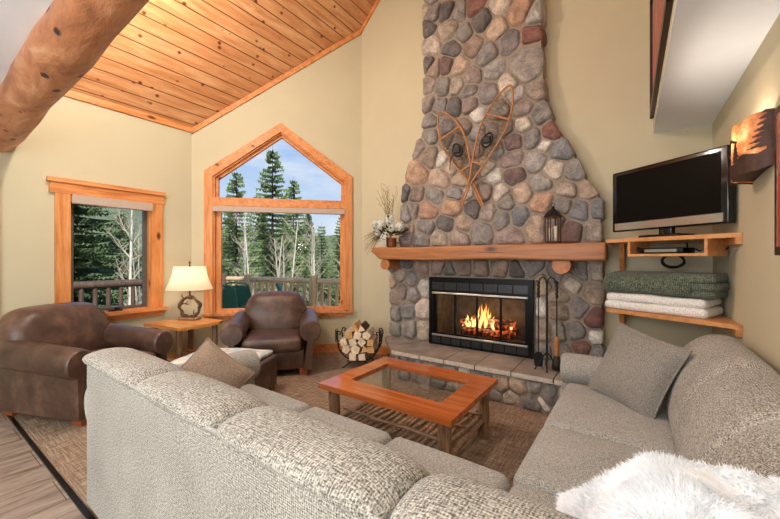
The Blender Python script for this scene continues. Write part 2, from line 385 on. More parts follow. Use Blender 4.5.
# ceiling trim
w = MB(); w.box(XL, XL + .025, .5, 2.454, 3.185, 3.262)
structure(w.build('trim_1', M['pine'][1]))
w = MB(); w.prism([(0, 4.86), (0, 4.94), (2.404, 3.24), (2.404, 3.16)], CW, -.025, 0); structure(w.build('trim_2', M['pine'][0]))
w = MB(); w.prism([(-3.39, 4.87), (-3.39, 4.94), (-2.245, 6.085), (-2.245, 6.01)], FW, -.025, 0); structure(w.build('trim_3', M['pine'][0]))
# floors
w = MB(); w.prism([(XL - .1, .64), (XR + .1, .64), (XR + .1, YF + .1), (-3.39, YF + .1), (XL - .1, 2.45)], lambda x, y, d: (x, y, d), -.1, 0)
structure(w.build('floor_carpet', M['carpet']))
structure(mb_box(XL - .1, XR + .1, yb, .615, -.1, -.002).build('floor', M['tile']))
w = MB(); w.prism([(.614, -.05), (.645, -.05), (.644, .004), (.64, .006), (.619, .006), (.615, .004)], lambda y, z, d: (d, y, z), XL, XR)
structure(w.build('trim_4', M['blackstrip']))
# baseboards
w = MB(); w.prism([(0, 0), (2.404, 0), (2.404, .13), (0, .13)], CW, -.018, 0); structure(bevel(w.build('baseboard_bay', M['pine'][0]), .006))
w = MB(); w.prism([(-3.38, 0), (-2.82, 0), (-2.82, .13), (-3.38, .13)], FW, -.018, 0); structure(bevel(w.build('baseboard_fireplace', M['pine'][0]), .006))
w = MB(); w.prism([(.66, 0), (2.44, 0), (2.44, .13), (.66, .13)], LW, -.018, 0); structure(bevel(w.build('baseboard_left', M['pine'][1]), .006))
w = MB(); w.prism([(.70, 0), (4.14, 0), (4.14, .13), (.7, .13)], lambda y, z, d: (XR - d, y, z), 0, .018); structure(bevel(w.build('baseboard_right', M['pine'][1]), .006))
# patio door casing at the far left edge
w = MB(); w.prism([(.50, 0), (.625, 0), (.625, 2.19), (.50, 2.19)], LW, -.03, 0); structure(bevel(w.build('trim_5', M['pine'][2]), .006))
# loft: underside, header log, bulkhead over the right side
structure(mb_box(XL, XR, yb, .56, 2.66, 2.9).build('ceiling_loft', M['white']))
w = MB(); w.box(.18, XR, .56, YF, 2.61, 5.1); structure(w.build('wall_bulkhead', M['wall']))
w = MB(); w.box(.178, XR, .56, YF - .001, 2.60, 2.6105); structure(w.build('ceiling_soffit', M['white']))
w = MB(); pts = []; rr = []
for i in range(29):
    x = XL + (XR - XL) * i / 28
    k_ = (x + 4.8) / 3.2; pts.append((x, .612 - .046 * k_, 2.598 + .027 * k_ + .004 * math.sin(x * 3.3 + 1))); rr.append(.150 - .028 * max(-.1, min(1.2, k_)) + .005 * math.sin(x * 4.1 + .6) + .003 * math.sin(x * 9))
w.tube(pts, rr, 28, True, .05, 3)
tag(w.build('log_beam', M['biglog']), 'thick peeled log beam crossing the upper left under the white loft', 'beam')

# windows ----------------------------------------------------------
win = thing('window_1', None, None); structure(win)
F_ = lambda a, b, c, d, f, d0, d1, w_=None: None
def board(P, fn, d0, d1, name, m, parent, bv=.006):
    q = MB(); q.prism(P, fn, d0, d1); return bevel(q.build(name, m, parent), bv)
o0, o1, i0, i1 = .145, 2.235, .255, 2.12
ze, za, ie, ia = 2.655, 3.405, 2.585, 3.275
sm_ = 1.19
pz = M['pine'][2]; px_ = M['pine'][0]
board([(o0, .56), (i0, .56), (i0, ie), (o0, ze)], CW, -.03, 0, 'window_casing', pz, win)
board([(i1, .56), (o1, .56), (o1, ze), (i1, ie)], CW, -.03, 0, 'window_casing', pz, win)
board([(o0, ze), (i0, ie), (sm_, ia), (sm_, za)], CW, -.03, 0, 'window_casing', px_, win)
board([(i1, ie), (o1, ze), (sm_, za), (sm_, ia)], CW, -.03, 0, 'window_casing', px_, win)
board([(i0, 2.165), (i1, 2.165), (i1, 2.275), (i0, 2.275)], CW, -.03, .12, 'transom', px_, win)
board([(i0 - .13, .60), (i1 + .13, .60), (i1 + .13, .635), (i0 - .13, .635)], CW, -.075, .04, 'window_sill', px_, win)
board([(i0, .53), (i1, .53), (i1, .60), (i0, .60)], CW, -.025, 0, 'window_apron', px_, win)
# stepped jambs and sashes
def ring(outer, inner, d0, d1, name, m):
    q = MB(); n = len(outer)
    for i in range(n):
        j = (i + 1) % n; q.prism([outer[i], outer[j], inner[j], inner[i]], CW, d0, d1)
    return q.build(name, m, win)
ring([(i0 - .03, 2.25), (i1 + .03, 2.25), (i1 + .03, ie + .02), (sm_, ia + .04), (i0 - .03, ie + .02)], [(i0 + .02, 2.29), (i1 - .02, 2.29), (i1 - .02, ie - .01), (sm_, ia - .02), (i0 + .02, ie - .01)], .0, .13, 'jamb', px_)
ring([(i0 + .02, 2.275), (i1 - .02, 2.275), (i1 - .02, ie - .01), (sm_, ia - .02), (i0 + .02, ie - .01)], [(i0 + .055, 2.30), (i1 - .055, 2.30), (i1 - .055, ie - .03), (sm_, ia - .06), (i0 + .055, ie - .03)], .05, .11, 'window_frame', M['pine'][0])
ring([(i0 - .03, .60), (i1 + .03, .60), (i1 + .03, 2.18), (i0 - .03, 2.18)], [(i0 + .02, .64), (i1 - .02, .64), (i1 - .02, 2.165), (i0 + .02, 2.165)], .0, .13, 'jamb', pz)
ring([(i0 + .02, .635), (i1 - .02, .635), (i1 - .02, 2.165), (i0 + .02, 2.165)], [(i0 + .07, .685), (i1 - .09, .685), (i1 - .09, 2.14), (i0 + .07, 2.14)], .05, .11, 'window_frame', M['pine'][2])
q = MB(); q.prism([(i0 + .03, .66), (i1 - .03, .66), (i1 - .03, 2.16), (i0 + .03, 2.16)], CW, .075, .082); q.build('pane', M['glass'], win)
q = MB(); q.prism([(i0 + .03, 2.28), (i1 - .03, 2.28), (i1 - .03, ie - .02), (sm_, ia - .04), (i0 + .03, ie - .02)], CW, .075, .082); q.build('pane', M['glass'], win)
q = MB(); q.prism([(i0 + .005, 2.085), (i1 - .005, 2.085), (i1 - .005, 2.16), (i0 + .005, 2.16)], CW, -.045, .04)
tag(bevel(q.build('roller_blind', M['blind']), .02, 3), 'rolled tan blind under the transom of the big gable window', 'blind')
# left window
win2 = thing('window_2', None, None); structure(win2)
board([(1.03, .70), (1.155, .70), (1.155, 2.12), (1.03, 2.12)], LW, -.03, 0, 'window_casing', pz, win2)
board([(1.94, .70), (2.075, .70), (2.075, 2.12), (1.94, 2.12)], LW, -.03, 0, 'window_casing', pz, win2)
board([(.985, 2.12), (2.09, 2.12), (2.09, 2.235), (.985, 2.235)], LW, -.035, 0, 'window_casing', M['pine'][1], win2)
board([(.965, 2.235), (2.10, 2.235), (2.10, 2.28), (.965, 2.28)], LW, -.055, 0, 'window_casing', M['pine'][1], win2)
board([(.99, .74), (2.12, .74), (2.12, .775), (.99, .775)], LW, -.085, .03, 'window_sill', M['pine'][1], win2)
board([(1.05, .67), (2.06, .67), (2.06, .74), (1.05, .74)], LW, -.025, 0, 'window_apron', M['pine'][1], win2)
def ring2(a, b_, d0, d1, name, m):
    q = MB(); 
    O = [(a[0], a[1]), (a[2], a[1]), (a[2], a[3]), (a[0], a[3])]; I = [(b_[0], b_[1]), (b_[2], b_[1]), (b_[2], b_[3]), (b_[0], b_[3])]
    for i in range(4):
        j = (i + 1) % 4; q.prism([O[i], O[j], I[j], I[i]], LW, d0, d1)
    return q.build(name, m, win2)
ring2((1.12, .75, 1.97, 2.16), (1.165, .79, 1.925, 2.115), 0, .14, 'jamb', pz)
ring2((1.165, .79, 1.925, 2.115), (1.20, .825, 1.885, 2.09), .06, .11, 'window_frame', M['vinyl'])
q = MB(); q.prism([(1.17, .80), (1.92, .80), (1.92, 2.11), (1.17, 2.11)], LW, .08, .087); q.build('pane', M['glass'], win2)
q = MB(); q.prism([(1.5, .785), (1.64, .785), (1.64, .80), (1.5, .80)], LW, -.01, .03); q.prism([(1.55, .80), (1.59, .80), (1.62, .825), (1.56, .825)], LW, -.02, .0); q.build('window_crank', M['iron'], win2)
q = MB(); q.prism([(1.158, 2.02), (1.937, 2.02), (1.937, 2.115), (1.158, 2.115)], LW, -.075, .02)
tag(bevel(q.build('roller_blind', M['blind']), .03, 4), 'rolled tan blind at the top of the small left window', 'blind')

# ------------------------------------------------------------------ fireplace
fire = thing('stone_fireplace', 'tall river-stone fireplace and chimney with flagstone hearth', 'fireplace', (0, 0, 0))
YC = 3.995
Lb = [(0.0, -2.76), (1.36, -2.78), (1.40, -2.70), (1.56, -2.62), (2.335, -2.56), (2.60, -2.50), (2.835, -2.36), (3.156, -2.235), (6.0, -2.225)]
Rb = [(0.0, -.20), (1.56, -.205), (2.0, -.215), (2.21, -.345), (2.467, -.45), (2.645, -.535), (2.973, -.70), (3.3, -.745), (3.6, -.755), (6.0, -.765)]
def lerp(t, z):
    for (a, b), (c, d) in zip(t, t[1:]):
        if z <= c: return b + (d - b) * (z - a) / (c - a)
    return t[-1][1]
w = MB()
def body(zs, x0f, x1f):
    for a, b in zip(zs, zs[1:]):
        w.prism([(x0f(a) + .03, a), (x1f(a) - .03, a), (x1f(b) - .03, b), (x0f(b) + .03, b)], lambda x, z, d: (x, d, z), YC, YF)
body([1.15, 1.36, 1.4, 1.56, 2.0, 2.2, 2.34, 2.467, 2.6, 2.645, 2.835, 2.97, 3.156, 3.6, 4.8, 5.26], lambda z: lerp(Lb, z), lambda z: lerp(Rb, z))
body([0, 1.15], lambda z: lerp(Lb, z), lambda z: -2.06)
body([0, 1.15], lambda z: -.90, lambda z: lerp(Rb, z))
w.box(-2.12, -.84, YC, YF, 0, .33)
w.build('chimney_breast', M['mortar'], fire)
PAL = dict(g=S(152, 144, 138), d=S(116, 109, 106), b=S(142, 139, 144), l=S(178, 171, 164), L=S(170, 160, 150), t=S(196, 168, 140), c=S(216, 198, 176), o=S(198, 152, 116),
           w=S(226, 217, 206), r=S(152, 98, 86), m=S(138, 106, 101), p=S(168, 146, 136), n=S(164, 138, 118), e=S(186, 166, 146))
def _des(c, k=.26): g_ = c[0] * .3 + c[1] * .55 + c[2] * .15; return tuple(v + (g_ - v) * k for v in c[:3]) + (1,)
PAL = {k: _des(c) for k, c in PAL.items()}
def parse(t): return [(float(a), float(b), k) for a, b, k in (i.split(',') for i in t.split())]
UP = parse('''-2.2,4.67,e -2.07,4.56,g -1.9,4.52,d -1.72,4.42,g -1.53,4.42,r -1.85,4.27,e -2.19,4.39,d -1.44,4.22,d -1.22,4.32,c -1.25,4.06,t -1.02,4.14,o -0.83,4.04,l -2.12,4.14,c -1.67,4.13,g -1.8,4.02,d -1.55,3.94,n -1.12,3.84,g -0.87,3.84,r -1.38,3.78,g -1.72,3.76,t -1.9,3.83,m -2.06,3.83,t -2.17,3.92,d -1.56,3.58,p -1.29,3.59,l -0.91,3.55,L -1.13,3.4,c -2.16,3.65,e -1.95,3.57,g -1.74,3.54,e -1.37,3.35,g -1.03,3.22,w -0.83,3.23,e -2.16,3.41,p -2,3.33,g -1.78,3.28,d -1.61,3.43,g -1.59,3.27,p -1.5,3.12,w -0.97,3.06,p -0.79,2.96,g -2.12,3.19,g -2.29,2.9,p -2.13,2.99,g -2.14,2.75,n -2.34,2.53,o -1.97,2.4,t -1.93,2.69,w -1.81,2.55,t -2.06,2.2,g -2.35,2.24,n -2.52,2.29,d -2.17,2.04,o -1.81,2.05,o -2.38,2.08,p -2.49,2.04,g -2.19,1.81,g -1.89,1.84,d -1.67,1.84,t -2.49,1.74,p -2.25,1.66,g -1.99,1.66,e -1.74,1.66,p -1.44,1.74,g -1.55,2,d -1.36,1.95,p -1.21,1.86,g -1.39,2.19,n -1.64,2.21,w -1.69,2.37,t -1.76,2.2,g -1.3,2.34,w -1.23,2.15,c -1.06,2.34,m -1.07,2.52,p -1.07,2.72,m -0.88,2.72,g -0.97,2.89,c -0.84,2.46,l -0.97,2.12,t -0.78,2.21,l -0.66,2.34,c -0.74,2.63,w -0.68,2.75,r -0.59,2.54,b -0.46,2.29,g -0.54,2.12,e -0.33,2.11,t -1,1.88,b -0.78,2.02,o -0.84,1.78,t -1.1,1.65,p -1.16,2.05,g -0.59,1.96,g -0.41,1.88,b -0.25,1.89,b -0.49,1.71,m -0.28,1.68,e -1.67,3,n -1.47,2.88,g -1.29,2.89,g -1.51,2.7,n -1.29,2.66,g -1.53,2.49,g -1.89,3.06,b -1.77,2.83,g -1.41,2.5,e -1.23,3.08,g -1.86,2.88,g -1.17,2.89,p -0.64,1.79,g''')
LO = parse('''-2.74,1.1,t -2.57,1.19,e -2.69,0.88,n -2.54,0.97,p -2.4,0.94,g -2.42,1.13,g -2.22,1.29,n -2.22,1.04,w -2.22,0.74,c -2.46,0.72,g -2.69,0.66,g -2.71,0.44,g -2.42,0.47,g -2.22,0.48,e -2.51,1.37,d -2.74,1.31,b -2.03,1.28,n -1.85,1.2,d -1.67,1.27,n -1.45,1.26,n -1.23,1.28,n -1.03,1.25,d -0.89,1.32,g -0.76,1.15,t -0.81,0.87,w -0.76,0.63,t -0.5,1.14,c -0.41,1.28,g -0.27,1.29,e -0.29,1.06,t -0.43,0.91,g -0.59,0.87,n -0.28,0.82,r -0.47,0.66,g -0.61,0.64,g -0.27,0.63,w -0.41,0.49,r -0.55,0.42,g -0.24,0.44,g -0.59,1.02,e -0.64,1.22,g -0.79,0.4,g''')
HE = parse('''-1.04,0.19,t -0.87,0.2,t -0.94,0.07,e -0.72,0.25,g -0.72,0.1,w -0.59,0.21,g -1.11,0.04,g -1.22,0.2,g -1.29,0.07,p -1.44,0.19,w -1.59,0.22,g -1.49,0.05,e -1.74,0.11,g -1.81,0.24,t -1.99,0.23,g -1.94,0.14,n -2.15,0.24,g -2.26,0.26,e -2.18,0.14,g -0.77,0.06,g -0.46,0.21,t -0.43,0.04,g -0.32,0.2,g -0.28,-0.01,t -0.17,0.19,g''')
def clip(poly, a, b, c):      # keep a*x+b*z<=c
    out = []
    for i in range(len(poly)):
        p, q = poly[i], poly[(i + 1) % len(poly)]; dp, dq = a * p[0] + b * p[1] - c, a * q[0] + b * q[1] - c
        if dp <= 0: out.append(p)
        if (dp < 0 < dq) or (dq < 0 < dp):
            t = dp / (dp - dq); out.append((p[0] + (q[0] - p[0]) * t, p[1] + (q[1] - p[1]) * t))
    return out
WT = dict(L=.030, o=.004, w=-.006)
def stones(sites, y0, zlo, zhi, xl, xr, name, holes=(), gap=.013, dome=.042, back=.15, seed=1):
    rnd = random.Random(seed); mb = MB()
    for i, (x, z, k) in enumerate(sites):
        poly = [(x - .45, z - .45), (x + .45, z - .45), (x + .45, z + .45), (x - .45, z + .45)]
        wi = WT.get(k, 0)
        for j, (u, v, kk) in enumerate(sites):
            if j == i: continue
            dx, dz = u - x, v - z; d2 = dx * dx + dz * dz
            if d2 > 1: continue
            wj = WT.get(kk, 0)
            c = (u * u + v * v - x * x - z * z + wi - wj) / 2
            poly = clip(poly, dx, dz, c)
            if len(poly) < 3: break
        if len(poly) < 3: continue
        poly = clip(poly, 0, 1, zhi); poly = clip(poly, 0, -1, -zlo)
        edge = False
        for side, tb in ((-1, xl), (1, xr)):
            za_, zb_ = z - .12, z + .12; xa, xb = lerp(tb, za_), lerp(tb, zb_)
            # line through (xa,za)-(xb,zb)
            nx, nz = (zb_ - za_), -(xb - xa)
            if side < 0: nx, nz = -nx, -nz
            cc = nx * xa + nz * za_ + .03 * rnd.uniform(-.3, .6) * math.hypot(nx, nz)
            np_ = clip(poly, nx, nz, cc)
            if len(np_) >= 3 and np_ != poly: edge = True
            poly = np_
        for (hx0, hx1, hz0, hz1) in holes:
            if hx0 < x < hx1 and hz0 < z < hz1: poly = []; break
            if not poly: break
            if hz0 - .02 < z < hz1 + .0 and x <= hx0: poly = clip(poly, 1, 0, hx0)
            elif hz0 - .02 < z < hz1 and x >= hx1: poly = clip(poly, -1, 0, -hx1)
            elif z >= hz1 and hx0 - .1 < x < hx1 + .1: poly = clip(poly, 0, -1, -hz1)
        if len(poly) < 3: continue
        cx = sum(p[0] for p in poly) / len(poly); cz = sum(p[1] for p in poly) / len(poly)
        A = abs(sum(poly[a_][0] * poly[(a_ + 1) % len(poly)][1] - poly[(a_ + 1) % len(poly)][0] * poly[a_][1] for a_ in range(len(poly)))) / 2
        if A < .0012: continue
        R = math.sqrt(A / PI)
        # radial resample with rounded corners
        n = 26; rad = []
        for a_ in range(n):
            th = 2 * PI * a_ / n; dx, dz = math.cos(th), math.sin(th); best = 9
            for e in range(len(poly)):
                p, q = poly[e], poly[(e + 1) % len(poly)]
                ex, ez = q[0] - p[0], q[1] - p[1]; den = dx * ez - dz * ex
                if abs(den) < 1e-9: continue
                t = ((p[0] - cx) * ez - (p[1] - cz) * ex) / den; u = ((p[0] - cx) * dz - (p[1] - cz) * dx) / den
                if t > 0 and -1e-6 <= u <= 1 + 1e-6: best = min(best, t)
            rad.append(min(best, R * 1.75))
        cap = R * 1.45
        rad = [r if r < cap else cap + (r - cap) * .35 for r in rad]
        for _ in range(2): rad = [min(rad[a_], (rad[a_ - 1] + 2 * rad[a_] + rad[(a_ + 1) % n]) / 4 + .001) for a_ in range(n)]
        g_ = gap * (1 if R > .06 else .7)
        rad = [max(r - g_, r * .6) * (1 + .07 * noise.noise((math.cos(a_ * .2417) * 1.6 + i * 3, math.sin(a_ * .2417) * 1.6, seed)) ) for a_, r in enumerate(rad)]
        h = dome * (.75 + .5 * rnd.random()) * min(1.15, .55 + R * 4)
        tx, tz = rnd.uniform(-.18, .18), rnd.uniform(-.18, .18)
        rings = [(1.05, -back if edge else -.02), (1.03, -.004), (.985, h * .30), (.92, h * .62), (.76, h * .88), (.45, h * 1.0), (0.15, h * 1.03)]
        vs = []
        for s_, hh in rings:
            for a_ in range(n):
                th = 2 * PI * a_ / n; r = rad[a_] * s_
                x_, z_ = cx + r * math.cos(th), cz + r * math.sin(th)
                nn = noise.noise((x_ * 11 + seed, z_ * 11, i)) * .016 * (1 if hh > 0.01 else 0)
                hhh = hh + (tx * (x_ - cx) + tz * (z_ - cz)) * (1 if hh > .01 else 0) * .8 + nn
                vs.append((x_, y0 - hhh, z_))
        nr = len(rings)
        fs = [(a * n + b, a * n + (b + 1) % n, (a + 1) * n + (b + 1) % n, (a + 1) * n + b) for a in range(nr - 1) for b in range(n)]
        fs.append(tuple((nr - 1) * n + b for b in range(n)))
        c = PAL[k]; j_ = rnd.uniform(.88, 1.12); c = (c[0] * j_, c[1] * j_ * rnd.uniform(.97, 1.03), c[2] * j_, 1)
        mb.add(vs, fs, c, True)
    return mb.build(name, M['stone'], fire)
rnd = random.Random(4)
for z_ in (4.75, 4.95, 5.15):
    for x_ in range(6): UP.append((-2.1 + x_ * .23 + rnd.uniform(-.05, .05), z_, rnd.choice('gdetlp')))
stones(UP, YC, 1.555, 5.25, Lb, Rb, 'river_stones', seed=2)
stones(LO, YC, .335, 1.41, [(0, -2.76), (2, -2.77)], [(0, -.2), (2, -.2)], 'river_stones', holes=((-2.11, -.85, .3, 1.185),), seed=5)
# hearth
w = MB(); hp = [(-2.70, 3.90), (-2.28, 3.41), (-.22, 3.41), (-.22, YC), (-2.72, YC)]
w.prism(hp, lambda x, y, d: (x, y, d), 0, .29); w.build('hearth_base', M['mortar'], fire)
stones(HE, 3.415, .0, .29, [(0, -2.26), (1, -2.26)], [(0, -.22), (1, -.22)], 'hearth_stones', dome=.035, back=.03, gap=.009, seed=9)
edges = [-2.30, -1.93, -1.63, -1.29, -.93, -.56, -.205]
xb_ = [-2.74, -2.06, -1.63, -1.29, -.93, -.56, -.205]
for i in range(6):
    a0, a1 = edges[i] + .004, edges[i + 1] - .004; b0, b1 = edges[i] + .004, edges[i + 1] - .004
    P = [(a0, 3.365), (a1, 3.365), (b1, YC + .02), (b0, YC + .02)]
    if i == 0: P = [(-2.30, 3.365), (a1, 3.365), (a1, YC + .02), (-2.22, YC + .02), (-2.44, 3.52)]
    q = MB(); q.prism(P, lambda x, y, d: (x, y, d), .292, .335); o = q.build('hearth_slab', M['slate'], fire); o.data.materials.append(M['slateedge']); o.data.polygons[2].material_index = 1; bevel(o, .005)
q = MB(); q.prism([(-2.45, 3.53), (-2.235, YC + .02), (-2.80, YC + .02), (-2.76, 3.88)], lambda x, y, d: (x, y, d), .292, .335); bevel(q.build('hearth_slab', M['slate'], fire), .005)
# firebox: frame, tiles, doors, cavity
ff = MB()
x0, x1, z0, z1, yf = -2.105, -.855, .338, 1.18, 3.925
for P in ([(x0, z0), (x0 + .07, z0), (x0 + .07, z1), (x0, z1)], [(x1 - .07, z0), (x1, z0), (x1, z1), (x1 - .07, z1)], [(x0 + .07, 1.0), (x1 - .07, 1.0), (x1 - .07, z1), (x0 + .07, z1)], [(x0 + .07, z0), (x1 - .07, z0), (x1 - .07, .455), (x0 + .07, .455)]):
    ff.prism(P, lambda x, z, d: (x, d, z), yf, 4.0)
frm = bevel(ff.build('firebox_frame', M['blackmat'], fire), .004)
for i in range(9):
    a = x0 + .04 + i * 1.17 / 9; q = MB(); q.box(a + .008, a + 1.17 / 9 - .008, yf - .008, yf + .01, .365, .44); q.build('tile', M['blacktile'], frm)
for i in range(7):
    a = x0 + .04 + i * 1.17 / 7; q = MB(); q.box(a + .008, a + 1.17 / 7 - .008, yf - .006, yf + .01, 1.025, 1.115); q.build('tile', M['blacktile'], frm)
for zz in (.985, .462):
    q = MB(); q.box(x0 + .05, x1 - .05, yf - .02, yf + .005, zz - .011, zz + .011); bevel(q.build('metal_bar', M['steel'], fire), .004)
for i in range(4):
    a = x0 + .07 + i * 1.11 / 4; b_ = a + 1.11 / 4
    d = MB(); yo = 3.94
    for P in ([(a, .46), (a + .012, .46), (a + .012, 1.0), (a, 1.0)], [(b_ - .012, .46), (b_, .46), (b_, 1.0), (b_ - .012, 1.0)], [(a, .46), (b_, .46), (b_, .49), (a, .49)], [(a, .96), (b_, .96), (b_, 1.0), (a, 1.0)]):
        d.prism(P, lambda x, z, dd: (x, dd, z), yo, yo + .02)
    dr = d.build('fire_door', M['blackmat'], fire)
    q = MB(); q.box(a + .012, b_ - .012, yo + .008, yo + .012, .49, .96); q.build('pane', M['fireglass'], dr)
w = MB()
bx = lambda *a_: w.box(*a_)
bx(x0 + .06, x1 - .06, 4.42, 4.46, .40, 1.05); bx(x0 + .05, x0 + .09, 4.0, 4.42, .40, 1.05); bx(x1 - .09, x1 - .05, 4.0, 4.42, .40, 1.05)
bx(x0 + .06, x1 - .06, 4.0, 4.46, .40, .44); bx(x0 + .06, x1 - .06, 4.0, 4.46, 1.05, 1.09)
w.build('firebox_lining', M['firebrick'], fire)
g = MB()
for i in range(9): g.tube([(-1.72 + i * .065, 4.06, .52), (-1.72 + i * .065, 4.05, .46), (-1.72 + i * .065, 4.32, .46), (-1.72 + i * .065, 4.33, .54)], .008, 6)
for y_ in (4.08, 4.28): g.tube([(-1.76, y_, .458), (-1.16, y_, .458)], .009, 6)
for x_ in (-1.7, -1.24):
    for y_ in (4.08, 4.28): g.tube([(x_, y_, .46), (x_, y_, .44)], .009, 6)
tag(g.build('fire_grate', M['iron']), 'small iron grate holding burning logs inside the firebox', 'grate')
# charred log material with embers
m, nt, b = newmat('burning_log'); n = noise_(nt, coords(nt), 22, 4, .7)
nt.links.new(ramp(nt, n, [(.35, S(40, 28, 24)), (.6, S(120, 80, 60))]), b.inputs['Base Color'])
nt.links.new(ramp(nt, n, [(.5, (0, 0, 0, 1)), (.62, (1, .12, .02, 1)), (.75, (1, .45, .1, 1))]), b.inputs['Emission Color']); b.inputs['Emission Strength'].default_value = 1.5
M['ember'] = m
for i, (p, q_, r, lab) in enumerate((((-1.74, 4.16, .51), (-1.16, 4.14, .52), .042, 'lower front burning log glowing red on the grate'), ((-1.70, 4.27, .51), (-1.12, 4.28, .53), .05, 'lower rear burning log on the fire grate'),
        ((-1.78, 4.19, .60), (-1.22, 4.24, .58), .042, 'middle charred log in the fire'), ((-1.66, 4.25, .66), (-1.10, 4.18, .64), .036, 'topmost burning log in the fire'))):
    q = MB(); P0, P1 = Vector(p), Vector(q_); q.tube([P0.lerp(P1, t / 6) for t in range(7)], r, 12, True, .25, i)
    tag(q.build('burning_log', M['ember']), lab, 'log', 'logs burning in the fireplace')
# flames
m = bpy.data.materials.new('flame'); m.use_nodes = True; nt = m.node_tree; nt.nodes.clear()
o_ = nt.nodes.new('ShaderNodeOutputMaterial'); em = nt.nodes.new('ShaderNodeEmission'); tr = nt.nodes.new('ShaderNodeBsdfTransparent'); mx = nt.nodes.new('ShaderNodeMixShader')
tc = nt.nodes.new('ShaderNodeTexCoord'); sx = nt.nodes.new('ShaderNodeSeparateXYZ'); nt.links.new(tc.outputs['Object'], sx.inputs[0])
zf = math_(nt, 'DIVIDE', math_(nt, 'SUBTRACT', sx.outputs[2], .55), .32, True)
nt.links.new(ramp(nt, zf, [(0, (1, .66, .25, 1)), (.45, (1, .5, .12, 1)), (1, (1, .2, .03, 1))]), em.inputs[0]); em.inputs[1].default_value = 4.2
lw = nt.nodes.new('ShaderNodeLayerWeight'); lw.inputs[0].default_value = .35
nz = noise_(nt, coords(nt, (1, 1, .5)), 16, 3)
fa = math_(nt, 'MULTIPLY', math_(nt, 'SUBTRACT', 1, lw.outputs[1]), math_(nt, 'MULTIPLY', nz, 1.5), True)
nt.links.new(fa, mx.inputs[0]); nt.links.new(tr.outputs[0], mx.inputs[1]); nt.links.new(em.outputs[0], mx.inputs[2]); nt.links.new(mx.outputs[0], o_.inputs[0])
M['flame'] = m
rnd = random.Random(11); w = MB()
for i in range(20):
    x = rnd.uniform(-1.74, -1.14); hgt = (.12 + .17 * math.exp(-((x + 1.48) / .13) ** 2)) * rnd.uniform(.6, 1.15); r = rnd.uniform(.014, .028); y = rnd.uniform(4.12, 4.26); sw = rnd.uniform(-.03, .03)
    w.tube([(x + sw * t * t + .012 * math.sin(t * 7 + i), y, .56 + hgt * t) for t in [k / 8 for k in range(9)]], [r * (math.sin(PI * min(1, (t + .08) ** .7)) + .02) for t in [k / 8 for k in range(9)]], 8, False)
tag(w.build('flames', M['flame']), 'orange and yellow flames rising over the logs in the firebox', 'fire', kind='stuff')
# mantel
mant = thing('log_mantel', 'thick flat-cut log mantel across the stone chimney', 'mantel', (0, 0, 0))
q = MB(); q.rbox(-2.80, -.175, 3.63, 4.0, 1.395, 1.555, .02, 2, 24, (0, .004, .0), fn=lambda p: (p.x + (max(0, (1.50 - p.z)) * 1.1 if p.x < -2.7 else 0), p.y + .006 * math.sin(p.x * 5), p.z + .008 * math.sin(p.x * 4.0) * (1 if p.z < 1.47 else .2)))
q.build('mantel_beam', M['mantel'], mant)
for x_, r_ in ((-2.62, .070), (-.545, .082)):
    q = MB(); q.tube([(x_, 3.68 + i * .06, 1.345 if x_ > -1 else 1.337) for i in range(6)], r_, 22, True, .05, x_); q.build('corbel_log', M['logend'], mant)
# ------------------------------------------------------------------ sectional sofa
sofa = thing('sectional_sofa', 'large L-shaped sectional sofa in pale grey tweed facing the fireplace', 'sofa', (-.43, .60, 0), math.radians(-.9))
def loft(prof, x0, x1, n, endr, parent, name, m, axis='x', pinch=.22, wav=0):
    """profile (a,z) swept along x (or y) with pillowed ends"""
    cz = sum(p[1] for p in prof) / len(prof); ca = sum(p[0] for p in prof) / len(prof)
    # smooth the closed profile by chaikin
    P = list(prof)
    for _ in range(2):
        Q = []
        for i in range(len(P)):
            a, b = P[i], P[(i + 1) % len(P)]
            Q += [(a[0] * .75 + b[0] * .25, a[1] * .75 + b[1] * .25), (a[0] * .25 + b[0] * .75, a[1] * .25 + b[1] * .75)]
        P = Q
    L = x1 - x0; st = []
    for i in range(7): 
        t = i / 6; st.append((endr * (1 - math.cos(t * PI / 2)), math.sin(t * PI / 2)))
    secs = [(x0 + d, 1 - pinch + pinch * s) for d, s in st]
    secs += [(x0 + endr + (L - 2 * endr) * k / n, 1) for k in range(1, n)]
    secs += [(x1 - d, 1 - pinch + pinch * s) for d, s in reversed(st)]
    mb = MB(); k = len(P); vs = []
    for x, s in secs:
        u = (x - x0) / L; b_ = 1 + wav * math.sin(PI * u)
        for a, z in P:
            aa = ca + (a - ca) * s * b_; zz = cz + (z - cz) * s * b_
            vs.append((x, aa, zz) if axis == 'x' else (aa, x, zz))
    fs = [(i * k + j, i * k + (j + 1) % k, (i + 1) * k + (j + 1) % k, (i + 1) * k + j) for i in range(len(secs) - 1) for j in range(k)]
    if axis == 'y': fs = [f[::-1] for f in fs]
    mb.add(vs, fs, smooth=True); mb.add(vs[:k], [tuple(range(k))], smooth=True); mb.add(vs[-k:], [tuple(range(k))], smooth=True)
    return mb.build(name, m, parent)
